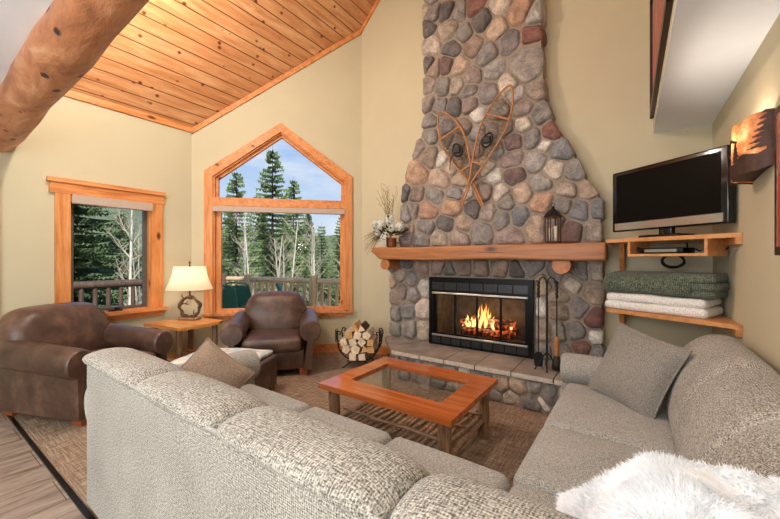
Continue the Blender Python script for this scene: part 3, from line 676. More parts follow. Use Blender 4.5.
# local frame: x as world x + .43, y as world y - .60 (back plane of long side at y=0)
W0, W1 = -2.09, 1.0
mb = MB(); mb.rbox(W0 + .02, .90, .0, .13, .03, .835, .03, 2, 6); bk = mb.build('back_panel', M['tweed'], sofa)
mb = MB(); mb.tube([(W0 + .03, -.004, .842), (-1, -.006, .845), (.90, -.004, .842)], .008, 8); mb.build('welt', M['tweedfine'], bk)
mb = MB(); mb.rbox(W0 + .06, .0, .1, .93, .05, .33, .03, 2, 4); mb.rbox(.0, .95, .1, 2.42, .05, .33, .03, 2, 4); mb.build('base', M['tweedfine'], sofa)
mb = MB(); mb.rbox(.84, .955, .0, 2.6, .03, .80, .03, 2, 6); mb.build('back_panel', M['tweed'], sofa)
bp = [(-.022, .838), (-.03, .862), (-.005, .884), (.06, .896), (.14, .894), (.205, .872), (.26, .825), (.30, .74), (.32, .62), (.33, .50), (.30, .46), (.12, .46), (.10, .70), (.0, .82)]
xs = [-2.10, -1.355, -.69, .0, .68]
for a, b_ in zip(xs, xs[1:]): loft([(p[0], p[1]) for p in bp], a + .002, b_ - .002, 8, .13, sofa, 'back_cushion', M['tweed'], pinch=.26, wav=.03)
# right side backs along y, leaning on the right wall
bp2 = [(.955, .80), (.965, .85), (.94, .91), (.88, .935), (.79, .925), (.715, .87), (.645, .78), (.60, .66), (.575, .52), (.60, .45), (.82, .45), (.9, .70)]
ys = [.40, .98, 1.58, 2.45]
for a, b_ in zip(ys, ys[1:]): loft(bp2, a + .002, b_ - .002, 8, .10 if b_ > 2 else .06, sofa, 'back_cushion', M['tweed'], 'y', pinch=.25 if b_ > 2 else .15, wav=.015)
sx_ = [-1.96, -1.26, -.62, .0]
for a, b_ in zip(sx_, sx_[1:]):
    mb = MB(); mb.rbox(a + .003, b_ - .003, .32, .95, .32, .475, .05, 4, 6, (0, 0, .02)); mb.build('seat_cushion', M['tweedfine'], sofa)
mb = MB(); mb.rbox(.003, .62, .32, .92, .32, .475, .05, 4, 6, (0, 0, .015)); mb.build('seat_cushion', M['tweedfine'], sofa)
for a, b_ in ((.93, 1.53), (1.535, 2.36)):
    mb = MB(); mb.rbox(-.01, .62, a, b_, .32, .475, .05, 4, 6, (0, 0, .025)); mb.build('seat_cushion', M['tweedfine'], sofa)
def armprof(cx, sgn, top, r, base, pw=.065):
    P = [(cx - pw * 1.0, base)]
    n = 16
    for i in range(n + 1):
        th = math.radians(-55 + 290 * i / n)
        P.append((cx + sgn * .02 + r * math.cos(PI - th if sgn < 0 else th), top - r + r * math.sin(th)))
    return P
def arm(cx, sgn, y0, y1, top, r, base, m, parent, slope=0, name='arm', endr=.03, axis='y', pw=.07):
    P = []
    n = 18
    for i in range(n + 1):
        th = math.radians(-74 + 328 * i / n)
        P.append((sgn * (.03) + r * math.cos(th), -r + r * math.sin(th)))
    body = [(-pw, None), (pw, None)]
    mb = MB(); k = n + 1 + 2
    secs = [(y0, .90, .86), (y0 + endr * .35, .97, .96), (y0 + endr, 1, 1)] + [(y0 + endr + (y1 - y0 - 2 * endr) * j / 6, 1, 1) for j in range(1, 6)] + [(y1 - endr, 1, 1), (y1, .92, .92)]
    vs = []
    for (y, s, s2) in secs:
        zt = top + slope * (y - y0) / (y1 - y0)
        ring = [(cx + sgn * .03 + (a - sgn * .03) * s, zt - r + (zz + r) * s) for a, zz in P] + [(cx - pw * s, base), (cx + pw * s, base)]
        for a, zz in ring: vs.append((a, y, zz) if axis == 'y' else (y, a, zz))
    fs = [(i * k + j, i * k + (j + 1) % k, (i + 1) * k + (j + 1) % k, (i + 1) * k + j) for i in range(len(secs) - 1) for j in range(k)]
    mb.add(vs, fs, smooth=True); mb.add(vs[:k], [tuple(range(k))]); mb.add(vs[-k:], [tuple(range(k))[::-1]])
    for f_ in range((len(secs) - 1) * k):
        if f_ % k >= n: mb.sm[f_] = False
    o = mb.build(name, m, parent)
    bm = bmesh.new(); bm.from_mesh(o.data); bmesh.ops.recalc_face_normals(bm, faces=bm.faces); bm.to_mesh(o.data); bm.free()
    return o
arm(-2.04, -1, .02, 1.03, .69, .12, .05, M['tweedfine'], sofa, name='arm', endr=.05)
arm(2.55, 1, -.07, .92, .635, .125, .05, M['tweedfine'], sofa, name='arm', endr=.05, axis='x', pw=.08)
# pillows
def pillow(name, label, cat, m, loc, rot, w_=.24, t=.085, group=None):
    N = 18; vs = []; fs = []
    for side in (1, -1):
        for i in range(N + 1):
            for j in range(N + 1):
                u, v = -1 + 2 * i / N, -1 + 2 * j / N
                x = w_ * u * (1 - .07 * (1 - v * v)); z = w_ * v * (1 - .07 * (1 - u * u))
                th = t * ((1 - abs(u) ** 2.4) ** .55) * ((1 - abs(v) ** 2.4) ** .55) + .004 * noise.noise((u * 3, v * 3, side))
                if abs(u) == 1 or abs(v) == 1: th = 0
                vs.append((x, side * -th, z))
    n1 = (N + 1) ** 2
    for sd in (0, 1):
        for i in range(N):
            for j in range(N):
                a = sd * n1 + i * (N + 1) + j; f = (a, a + N + 1, a + N + 2, a + 1); fs.append(f if sd == 0 else f[::-1])
    mb = MB(); mb.add(vs, fs, smooth=True)
    root = mb.build(name, m); tag(root, label, cat, group)
    root.location = loc; root.rotation_euler = (Matrix.Rotation(rot[2], 3, 'Z') @ Matrix.Rotation(rot[0], 3, 'X') @ Matrix.Rotation(rot[1], 3, 'Y')).to_euler()
    edge = []
    for (i0_, j0, di, dj) in ((0, 0, 1, 0), (N, 0, 0, 1), (N, N, -1, 0), (0, N, 0, -1)):
        for k in range(N): edge.append(vs[(i0_ + di * k) * (N + 1) + j0 + dj * k])
    edge.append(edge[0]); mb = MB(); mb.tube(edge, .006, 6, False); mb.build('piping', m, root)
    return root
pillow('throw_pillow', 'square grey pillow leaning at the far end of the right-hand sofa by the wall', 'pillow', M['pillowgrey'], (.02, 2.70, .70), (math.radians(-24), math.radians(9), math.radians(-42)), .245, .09)
pillow('throw_pillow', 'brown-beige pillow standing on its corner at the left end of the sofa beside the ottoman', 'pillow', M['pillowbrown'], (-2.23, 1.18, .625), (math.radians(-28), math.radians(44), math.radians(62)), .195, .08)
# white fur throw over the corner ---------------------------------
def furz(x, y):
    u = (x + .30) / .95
    return 0
rnd = random.Random(8); NX, NY = 44, 30; vs = []; top = []
def fp_(u, v):
    # heaped over the corner back cushions: u runs left -> right, v runs near -> far
    x = -.165 + .73 * u; y = .74 + (.42 + .03 * u) * v
    s_ = min(1, u / .3); s_ = s_ * s_ * (3 - 2 * s_)
    crest = .72 + .165 * s_ + .055 * u
    near = min(1, v / .22); far = max(0, min(1, (1 - v) / .14)); near = math.sin(near * PI / 2); far = math.sin(far * PI / 2)
    z = .50 + (crest - .50) * far - (1 - near) * .10 + .030 * noise.noise((x * 7, y * 7, 1)) + .014 * noise.noise((x * 16, y * 16, 4))
    return Vector((x, y, z))
for i in range(NX + 1):
    for j in range(NY + 1): vs.append(fp_(i / NX, j / NY))
fs = [(i * (NY + 1) + j, (i + 1) * (NY + 1) + j, (i + 1) * (NY + 1) + j + 1, i * (NY + 1) + j + 1) for i in range(NX) for j in range(NY)]
mb = MB(); mb.add(vs, fs, smooth=True)
b0 = [Vector((p.x, p.y, .46)) for p in vs]
tv = []; tf = []
for k in range(24000):
    u, v = rnd.random(), rnd.random(); p = fp_(u, v); a = fp_(min(1, u + .01), v) - p; b_ = fp_(u, min(1, v + .01)) - p
    if a.length < 1e-6 or b_.length < 1e-6: continue
    nrm = a.cross(b_).normalized(); 
    if nrm.z < 0: nrm = -nrm
    cl = Vector((noise.noise((p.x * 9, p.y * 9, 2)), noise.noise((p.x * 9, p.y * 9, 7)), noise.noise((p.x * 9, p.y * 9, 12)) - .25)) * 1.3
    d = (nrm + cl + Vector((rnd.uniform(-.4, .4), rnd.uniform(-.4, .4), -.2))).normalized()
    L_ = rnd.uniform(.009, .018); sd = Vector((rnd.uniform(-1, 1), rnd.uniform(-1, 1), rnd.uniform(-1, 1))).cross(d).normalized() * .0016; sd2 = sd.cross(d).normalized() * .0016
    o = len(tv); tv += [p + sd - nrm * .003, p - sd * .5 + sd2 - nrm * .003, p - sd * .5 - sd2 - nrm * .003, p + d * L_]; tf += [(o, o + 1, o + 3), (o + 1, o + 2, o + 3), (o + 2, o, o + 3)]
mb.add(tv, tf)
tag(mb.build('fur_throw', M['fur']), 'fluffy white faux-fur throw heaped over the near corner of the sectional sofa', 'throw blanket')

# ------------------------------------------------------------------ leather club chairs
def club_chair(label, loc, rz, bw=1.0):
    t = thing('leather_armchair', label, 'armchair', loc, rz, 'brown leather armchairs')
    mb = MB(); mb.rbox(-.37, .37, -.40, .42, .075, .31, .025, 3, 5, (0, .01, 0)); mb.build('seat_base', M['leather'], t)
    mb = MB(); mb.rbox(-.335, .335, -.47, .22, .30, .47, .055, 4, 6, (0, .01, .025)); mb.build('seat_cushion', M['leather'], t)
    for s_ in (-1, 1): arm(s_ * .41, s_, -.45, .40, .66, .128, .075, M['leather'], t, slope=.05, endr=.035, pw=.058)
    # back: clipped upper corners, leaning backwards
    P = [(-.35, .30), (.35, .30), (.40, .55), (.405, .74), (.385, .82), (.31, .92), (.23, .95), (0, .96), (-.23, .95), (-.31, .92), (-.385, .82), (-.405, .74), (-.40, .55)]
    Q = P
    for _ in range(2):
        R_ = []
        for i in range(len(Q)):
            a, b_ = Q[i], Q[(i + 1) % len(Q)]; R_ += [(a[0] * .78 + b_[0] * .22, a[1] * .78 + b_[1] * .22), (a[0] * .22 + b_[0] * .78, a[1] * .22 + b_[1] * .78)]
        Q = R_
    k = len(Q); vs = []
    lay = [(.0, -.065), (.25, -.064), (.5, -.058), (.80, -.04), (.93, -.01), (1.0, .06), (1.0, .15), (.95, .21), (.8, .235), (.0, .24)]
    for s_, d in lay:
        for a, z in Q:
            zz = .62 + (z - .62) * s_; vs.append((a * s_ * bw, .17 + d + (zz - .45) * .20, zz))
    fs = [(i * k + j, i * k + (j + 1) % k, (i + 1) * k + (j + 1) % k, (i + 1) * k + j) for i in range(len(lay) - 1) for j in range(k)]
    mb = MB(); mb.add(vs, fs, smooth=True); o = mb.build('backrest', M['leather'], t)
    bm = bmesh.new(); bm.from_mesh(o.data); bmesh.ops.remove_doubles(bm, verts=bm.verts, dist=.0001); bmesh.ops.recalc_face_normals(bm, faces=bm.faces); bm.to_mesh(o.data); bm.free()
    for sx in (-1, 1):
        for sy in (-.36, .36):
            q = MB(); q.prism([(-.04, 0), (.04, 0), (.05, .09), (-.05, .09)], lambda x, z, d: (sx * .36 + x, sy + d, z), -.045, .045); q.build('foot', M['footwood'], t)
    return t
fa = math.radians(49 - 90)       # chair faces local -Y
def place(mid, face_deg, label, bw=1.0):
    f = math.radians(face_deg); c = (mid[0] - .46 * math.cos(f), mid[1] - .46 * math.sin(f), 0)
    return club_chair(label, c, f + PI / 2, bw)
place((-3.44, 2.56), -41, 'brown leather armchair in front of the big gable window')
lc = place((-3.90, 1.27), 21, 'brown leather armchair at the far left, side towards the camera, by the small window', 1.2); lc.scale = (.9, 1.12, 1)
# ottoman + throw
ot = thing('leather_ottoman', 'low brown leather ottoman between the two armchairs', 'ottoman', (-3.40, 1.96, 0), math.radians(26))
q = MB(); q.rbox(-.43, .43, -.30, .30, .05, .365, .03, 3, 5, (0, 0, .01)); q.build('body', M['leather'], ot)
q = MB(); q.rbox(-.425, .44, -.31, .31, .29, .375, .03, 3, 5); q.build('top_cushion', M['leather'], ot)
for sx in (-1, 1):
    for sy in (-1, 1):
        q = MB(); q.box(sx * .37 - .03, sx * .37 + .03, sy * .24 - .03, sy * .24 + .03, 0, .055); q.build('foot', M['footwood'], ot)
q = MB(); q.rbox(-.40, .38, -.27, .30, .376, .42, .02, 3, 12, fn=lambda p: (p.x, p.y, p.z + .010 * noise.noise((p.x * 5, p.y * 5, 0))))
o = tag(q.build('folded_throw', M['throw']), 'folded cream throw with dark and blue lodge motifs lying on the ottoman', 'throw blanket'); o.location = (-3.40, 1.96, 0.003); o.rotation_euler = (0, 0, math.radians(26))

# ------------------------------------------------------------------ log coffee table
ct = thing('log_coffee_table', 'orange log-legged coffee table with a glass centre and twig shelf', 'coffee table', (-1.42, 2.33, 0))
X, Yh, fr = .555, .44, .15
for P in ([(-X, -Yh), (X, -Yh), (X, -Yh + .205), (-X, -Yh + .205)], [(-X, Yh - .165), (X, Yh - .165), (X, Yh), (-X, Yh)], ):
    q = MB(); q.prism(P, lambda x, y, d: (x, y, d), .412, .45); bevel(q.build('top_board', M['table_wood'], ct), .005)
for P in ([(-X, -Yh + .206), (-X + fr, -Yh + .206), (-X + fr, Yh - .166), (-X, Yh - .166)], [(X - fr - .02, -Yh + .206), (X, -Yh + .206), (X, Yh - .166), (X - fr - .02, Yh - .166)]):
    q = MB(); q.prism(P, lambda x, y, d: (x, y, d), .412, .45); bevel(q.build('top_board', M['table_wood'], ct), .005)
q = MB(); q.box(-X + fr - .01, X - fr - .01, -Yh + .196, Yh - .156, .428, .436); q.build('glass_panel', M['tableglass'], ct)
for sx in (-1, 1):
    for sy in (-1, 1):
        q = MB(); x, y = sx * (X - .085), sy * (Yh - .09)
        q.tube([(x + .002 * math.sin(i * 2 + sx), y + .002 * math.cos(i * 1.7 + sy), .411 * i / 7) for i in range(8)], [.046, .045, .044, .044, .043, .044, .044, .045], 14, True, .10, sx + sy * 2); q.build('leg', M['bark'], ct)
for sy in (-1, 1):
    q = MB(); q.tube([(-.47 + .94 * i / 6, sy * .35, .15 + .004 * math.sin(i * 2)) for i in range(7)], .023, 10, True, .2, sy); q.build('stretcher', M['barkx'], ct)
for sx in (-1, 1):
    q = MB(); q.tube([(sx * .47, -.35 + .7 * i / 6, .15) for i in range(7)], .023, 10, True, .2, sx); q.build('stretcher', M['barkx'], ct)
q = MB(); q.tube([(0, -.35 + .7 * i / 6, .165) for i in range(7)], .02, 10, True, .2, 5); q.build('stretcher', M['barkx'], ct)
for k in range(8):     # left bay: twigs across
    x = -.42 + k * .054; q = MB(); q.tube([(x + .01 * math.sin(i + k), -.36 + .72 * i / 5, .186) for i in range(6)], .0125, 8, True, .25, k); q.build('shelf_twig', M['barkx'], ct)
for k in range(9):
    x = .05 + k * .05; q = MB(); q.tube([(x + .012 * math.sin(i * 1.2 + k * 2), -.36 + .72 * i / 5, .188) for i in range(6)], .0135, 8, True, .25, k + 20); q.build('shelf_twig', M['barkx'], ct)
for k in range(3):
    y = -.25 + k * .25; q = MB(); q.tube([(-.46 + .92 * i / 6, y + .01 * math.sin(i * 2 + k), .212) for i in range(7)], .011, 8, True, .25, k + 40); q.build('shelf_twig', M['barkx'], ct)

# ------------------------------------------------------------------ side table + lamp
st = thing('log_side_table', 'small log-legged side table in the corner between the windows', 'side table', (-4.58, 2.13, 0), math.radians(5))
q = MB(); q.prism([(-.35, -.31), (.36, -.27), (.36, .22), (.30, .31), (-.35, .30)], lambda x, y, d: (x, y, d), .585, .62); bevel(q.build('table_top', M['table_top_wood'], st), .008)
for sx, sy in ((-1, -1), (1, -1), (1, 1), (-1, 1)):
    q = MB(); q.tube([(sx * .26 + .006 * math.sin(i * 2), sy * .22, .584 * i / 6) for i in range(7)], .033, 12, True, .16, sx * 3 + sy); q.build('leg', M['bark'], st)
for sy in (-1, 1):
    q = MB(); q.tube([(-.26 + .52 * i / 4, sy * .22, .17) for i in range(5)], .018, 8, True, .2, sy); q.build('stretcher', M['barkx'], st)
q = MB(); q.box(-.27, .27, -.23, .23, .185, .205); q.build('lower_shelf', M['table_top_wood'], st)
lp = thing('table_lamp', 'lit table lamp with a round antler base and pleated cream shade', 'lamp', (-4.70, 2.24, .62), math.radians(30))
q = MB(); q.rbox(-.13, .13, -.06, .06, 0.001, .035, .015, 2, 5, fn=lambda p: (p.x, p.y, p.z + .004 * noise.noise((p.x * 30, p.y * 30, 1)))); q.build('lamp_base', M['bark'], lp)
q = MB(); n = 40; q.tube([((.135 + .006 * math.sin(i * 1.3)) * math.cos(2 * PI * i / n), .012 * math.sin(i * .9), .165 + (.125 + .006 * math.cos(i * 1.7)) * math.sin(2 * PI * i / n)) for i in range(n + 1)], [.020 + .005 * math.sin(i * .8) for i in range(n + 1)], 10, False, .2, 2)
for (a, b_, c_) in (((-.12, 0, .20), (-.06, .0, .21), (-.02, 0, .24)), ((-.06, .0, .21), (-.04, 0, .20), (-.0, 0, .20)), ((.06, 0, .055), (.05, 0, .10), (.06, 0, .14)), ((-.08, 0, .27), (-.11, 0, .31), (-.10, 0, .33)), ((.06, 0, .28), (.02, 0, .31), (.07, 0, .325))):
    q.tube([a, b_, c_], [.010, .008, .003], 6)
q.build('antler_ring', M['antler'], lp)
q = MB(); q.lathe([(.0, .28), (.03, .285), (.016, .30), (.01, .33), (.01, .70), (0, .70)], n=12); q.build('lamp_stem', M['bronze'], lp)
q = MB(); n = 48; prof = [(.270, .395), (.255, .43), (.225, .50), (.20, .58), (.187, .66), (.183, .69)]
vs = [(( r + .003 * math.sin(j * PI)) * math.cos(2 * PI * j / n), (r + .003 * (j % 2)) * math.sin(2 * PI * j / n), z) for r, z in prof for j in range(n)]
q.add(vs, [(i * n + j, i * n + (j + 1) % n, (i + 1) * n + (j + 1) % n, (i + 1) * n + j) for i in range(len(prof) - 1) for j in range(n)])
m, nt, b = newmat('lampshade_cloth'); b.inputs['Base Color'].default_value = S(250, 238, 214); b.inputs['Roughness'].default_value = .9
tl = nt.nodes.new('ShaderNodeBsdfTranslucent'); tl.inputs[0].default_value = S(255, 240, 214); mx = nt.nodes.new('ShaderNodeMixShader'); mx.inputs[0].default_value = .55
out = nt.nodes['Material Output']; nt.links.new(b.outputs[0], mx.inputs[1]); nt.links.new(tl.outputs[0], mx.inputs[2]); nt.links.new(mx.outputs[0], out.inputs[0])
M['shadecloth'] = m
q.build('lamp_shade', M['shadecloth'], lp)
q = MB(); q.lathe([(0, .69), (.012, .70), (.006, .72), (.014, .74), (0, .765)], n=10); q.build('finial', M['bronze'], lp)

# ------------------------------------------------------------------ firewood basket
rk = thing('firewood_basket', 'black wrought-iron log holder with scrolled ends beside the chimney', 'log holder', (-2.94, 3.57, 0), math.radians(28))
q = MB()
for y_ in (-.13, .13):
    q.tube([(.27 * math.cos(t), y_, .33 + .24 * math.sin(t)) for t in [PI + PI * i / 16 for i in range(17)]], .010, 8)
    for sx in (-1, 1):
        q.tube([(sx * .27, y_, .33), (sx * .285, y_, .42), (sx * .27, y_, .47), (sx * .24, y_, .465), (sx * .235, y_, .435), (sx * .255, y_, .425)], .009, 8)
q.build('cradle', M['iron'], rk)
q = MB()
for k in range(9):
    t = PI + PI * (k + .5) / 9; q.tube([(.27 * math.cos(t), -.13, .33 + .24 * math.sin(t)), (.27 * math.cos(t), .13, .33 + .24 * math.sin(t))], .006, 6)
q.tube([(-.27, -.13, .33), (-.27, .13, .33)], .008, 6); q.tube([(.27, -.13, .33), (.27, .13, .33)], .008, 6); q.build('cross_bar', M['iron'], rk)
for sx in (-1, 1):
    for sy in (-1, 1):
        q = MB(); q.tube([(sx * .06, sy * .13, .10), (sx * .13, sy * .13, .055), (sx * .19, sy * .14, .008), (sx * .21, sy * .14, .012)], .009, 8); q.build('foot', M['iron'], rk)
for sx in (-1, 1):
    q = MB()
    for i in range(7):
        z_ = .35 + i * .022; q.tube([(sx * .285 + .018 * math.cos(a), -.13 + .012 * math.sin(a), z_ + .015 * math.sin(a)) for a in [PI * 2 * j / 8 for j in range(9)]], .005, 5)
    q.build('scroll', M['iron'], rk)
rnd = random.Random(3); MW = Matrix.Translation(rk.location) @ Matrix.Rotation(rk.rotation_euler.z, 4, 'Z'); nlog = 0
rows = [(.16, [-.06, .06]), (.25, [-.15, -.03, .09, .17]), (.345, [-.18, -.065, .05, .165]), (.435, [-.12, .0, .115]), (.515, [-.04, .05])]
for ri, (z_, xs2) in enumerate(rows):
    for ci, x_ in enumerate(xs2):
        n_ = rnd.choice((3, 4, 4, 5)); r_ = rnd.uniform(.058, .072); a0 = rnd.uniform(0, 6); ln = rnd.uniform(.16, .20)
        P = [(x_ + r_ * math.cos(a0 + 2 * PI * i / n_) * rnd.uniform(.85, 1), z_ + r_ * math.sin(a0 + 2 * PI * i / n_) * rnd.uniform(.85, 1)) for i in range(n_)]
        q = MB(); q.prism(P, lambda x, z, d: tuple(MW @ Vector((x, d, z))), -ln, ln - .02)
        o = q.build('firewood_log', M['birchbark'] if rnd.random() < .55 else M['darkbark'])
        o.data.materials.append(rnd.choice((M['cutwood'], M['cutpale'])))
        for k, f in enumerate(o.data.polygons):
            if k < 2 or (k == 2 and rnd.random() < .6): f.material_index = 1
        tag(bevel(o, .004, 1), 'split firewood log with a pale cut face in the black basket', 'firewood', 'split logs heaped in the iron basket')

# ------------------------------------------------------------------ fireplace tools on the hearth
ts = thing('fireplace_tool_stand', 'black iron stand with a forked hook top on the hearth', 'tool stand', (-.66, 3.62, .336), math.radians(15))
q = MB(); q.tube([(0, 0, .06), (0, 0, .86)], .010, 8)
for sx in (-1, 1): q.tube([(0, 0, .80), (sx * .01, 0, .87), (sx * .035, 0, .895), (sx * .065, -.005, .875), (sx * .07, -.01, .84)], .007, 8)
q.build('post', M['iron'], ts)
for a in (200, 340, 90, 265):
    ca, sa = math.cos(math.radians(a)), math.sin(math.radians(a)); L_ = .12
    q = MB(); q.tube([(0, 0, .17), (ca * .03, sa * .03, .14), (ca * .07, sa * .07, .07), (ca * L_, sa * L_, .008)], .007, 8); q.build('leg', M['iron'], ts)
def tool(name, label, cat, x, shaft_lo, extra):
    t = thing(name, label, cat, (0, 0, 0))
    p = Matrix.Translation((-.66, 3.62, .336)) @ Matrix.Rotation(math.radians(15), 4, 'Z') @ Matrix.Translation((x, -.012, 0))
    t.matrix_world = p
    q = MB(); q.tube([(.0, 0, shaft_lo), (0, 0, .72)], .006, 8); q.build('shaft', M['iron'], t)
    q = MB(); q.tube([(0.004 * math.sin(i * 2.2), .004 * math.cos(i * 2.2), .70 + i * .015) for i in range(11)], .0125, 8); q.tube([(0, 0, .85), (-.015, 0, .865), (-.02, 0, .845)], .007, 6); q.build('handle', M['iron'], t)
    extra(t); return t
def shovel(t):
    q = MB(); q.prism([(-.035, .03), (.035, .03), (.045, .14), (.02, .17), (-.02, .17), (-.045, .14)], lambda x, z, d: (x, d, z), -.004, .004); q.build('blade', M['iron'], t)
def brush(t):
    q = MB(); q.lathe([(0, .33), (.018, .33), (.022, .30), (.022, .16), (.016, .14), (0, .14)], n=12); q.build('brush_grip', M['rattan'], t)
    q = MB(); q.lathe([(0, .15), (.025, .14), (.04, .08), (.045, .02), (0, .015)], n=14); q.build('bristles', M['strap'], t)
tool('fire_shovel', 'black fire shovel hanging on the left of the tool stand', 'fireplace tool', -.075, .15, shovel)
tool('hearth_brush', 'hearth brush with a brown grip and dark bristles on the right of the tool stand', 'fireplace tool', .085, .30, brush)

# ------------------------------------------------------------------ on the mantel
ln_ = thing('candle_lantern', 'six-sided bronze lantern with a pointed roof on the mantel', 'lantern', (-.63, 3.76, 1.562), math.radians(20))
hexa = [(.068 * math.cos(PI / 3 * i), .068 * math.sin(PI / 3 * i)) for i in range(6)]
q = MB(); q.prism([(a * 1.08, b_ * 1.08) for a, b_ in hexa], lambda x, y, d: (x, y, d), 0, .018); q.prism([(a * 1.15, b_ * 1.15) for a, b_ in hexa], lambda x, y, d: (x, y, d), .25, .265)
for a, b_ in hexa: q.box(a - .006, a + .006, b_ - .006, b_ + .006, .015, .252)
q.build('lantern_frame', M['bronze'], ln_)
q = MB(); P = [(a * 1.3, b_ * 1.3, .262) for a, b_ in hexa] + [(a * .75, b_ * .75, .31) for a, b_ in hexa] + [(a * .25, b_ * .25, .345) for a, b_ in hexa] + [(a * .2, b_ * .2, .365) for a, b_ in hexa]
q.add(P, [(i * 6 + j, i * 6 + (j + 1) % 6, (i + 1) * 6 + (j + 1) % 6, (i + 1) * 6 + j) for i in range(3) for j in range(6)] + [(18, 19, 20, 21, 22, 23)]); q.build('roof', M['iron'], ln_)
q = MB(); q.tube([(.016 * math.cos(t), 0, .38 + .018 * math.sin(t)) for t in [2 * PI * i / 12 for i in range(13)]], .003, 5); q.build('ring', M['iron'], ln_)
for i in range(6):
    a, b_ = hexa[i], hexa[(i + 1) % 6]; q = MB(); q.add([(a[0] * .98, a[1] * .98, .02), (b_[0] * .98, b_[1] * .98, .02), (b_[0] * .98, b_[1] * .98, .25), (a[0] * .98, a[1] * .98, .25)], [(0, 1, 2, 3)]); q.build('pane', M['glass'], ln_)
for (x, y, hh, lb) in ((-.022, -.012, .13, 'slim white candle at the left inside the lantern'), (.024, .006, .15, 'taller white candle at the right inside the lantern')):
    q = MB(); q.lathe([(0, 0), (.017, 0), (.017, hh), (.004, hh - .004), (0, hh)], x, y, 14, .02); o = q.build('candle', M['candle']); tag(o, lb, 'candle'); o.location = ln_.location; o.rotation_euler = ln_.rotation_euler
fl = thing('flower_arrangement', 'dried flower arrangement of cream hydrangeas and twigs in a copper pot on the mantel', 'flowers', (-2.60, 3.80, 1.562)); fl.scale = (1.15, 1, 1.12)
q = MB(); q.lathe([(0, 0), (.055, 0), (.06, .01), (.062, .10), (.068, .11), (.058, .11), (.052, .09), (0, .085)], n=22); q.build('pot', M['copper'], fl)
rnd = random.Random(21)
def bloom(c, r):
    q = MB(); c = Vector(c)
    for k in range(110):
        d = Vector((rnd.gauss(0, 1), rnd.gauss(0, 1), rnd.gauss(0, 1))).normalized(); p = c + d * r * rnd.uniform(.8, 1.05)
        a = d.orthogonal().normalized(); b_ = d.cross(a); th = rnd.random() * 6; e1 = (a * math.cos(th) + b_ * math.sin(th)) * .016; e2 = d.cross(e1); 
        q.add([p + e1 + d * .004, p + e2 * .7, p - e1 * .9 + d * .006, p - e2 * .7, p - d * .004], [(0, 1, 4), (1, 2, 4), (2, 3, 4), (3, 0, 4)], smooth=True)
    return q.build('bloom', M['petal'], fl)
for c, r in (((-.20, -.04, .27), .052), ((-.10, -.09, .27), .060), ((.03, -.10, .31), .068), ((.15, -.06, .24), .056), ((-.04, .02, .33), .045), ((.08, -.13, .21), .036), ((-.13, -.10, .17), .028)): bloom(c, r)
q = MB()
for k in range(150):
    th = rnd.uniform(0, 6.28); L_ = rnd.uniform(.10, .24); z_ = rnd.uniform(.12, .24); L_ *= 1.25; d = Vector((math.cos(th) * 1.1, math.sin(th) * .6 - .15, rnd.uniform(-.25, .5))).normalized(); p = Vector((0, -.01, .13)) + d * L_ * .6
    sd = d.cross(Vector((0, 0, 1))).normalized() * .018; up = Vector((0, 0, .006))
    q.add([p, p + d * .03 + sd, p + d * .08 + up, p + d * .03 - sd], [(0, 1, 2, 3)])
q.build('leaves', M['leaf'], fl)
for k in range(16):
    lean = rnd.uniform(-.35, .25); h_ = rnd.uniform(.42, .68); q = MB(); pts = [(lean * t * t * .6 + .015 * math.sin(t * 9 + k), -.02 + rnd.uniform(-.01, .01) * t * 3, .08 + h_ * t) for t in [i / 7 for i in range(8)]]
    q.tube(pts, [.0035 * (1 - t * .6) for t in [i / 7 for i in range(8)]], 5)
    for j in range(3, 8): q.tube([pts[j], (pts[j][0] + rnd.uniform(-.05, .05), pts[j][1], pts[j][2] + .04)], .002, 4)
    q.build('twig', M['twig'], fl)
q = MB()
for k in range(40):
    a = rnd.uniform(-.5, .35); L_ = rnd.uniform(.2, .36); q.tube([(-.03, -.02, .15), (-.03 - L_ * .5, -.05, .17 + a * .12), (-.03 - L_, -.07 + rnd.uniform(-.05, .05), .12 + a * .32 - .06)], [.002, .002, .001], 4)
q.build('grass_sprays', M['twig'], fl)
q = MB()
for k in range(26):
    q.tube([(-.04 + rnd.uniform(-.02, .02), -.07, .2), (-.05 + rnd.uniform(-.05, .04), -.10, .12), (-.06 + rnd.uniform(-.04, .05), -.10, .03)], .003, 4)
q.build('trailing_sprig', M['petal'], fl)

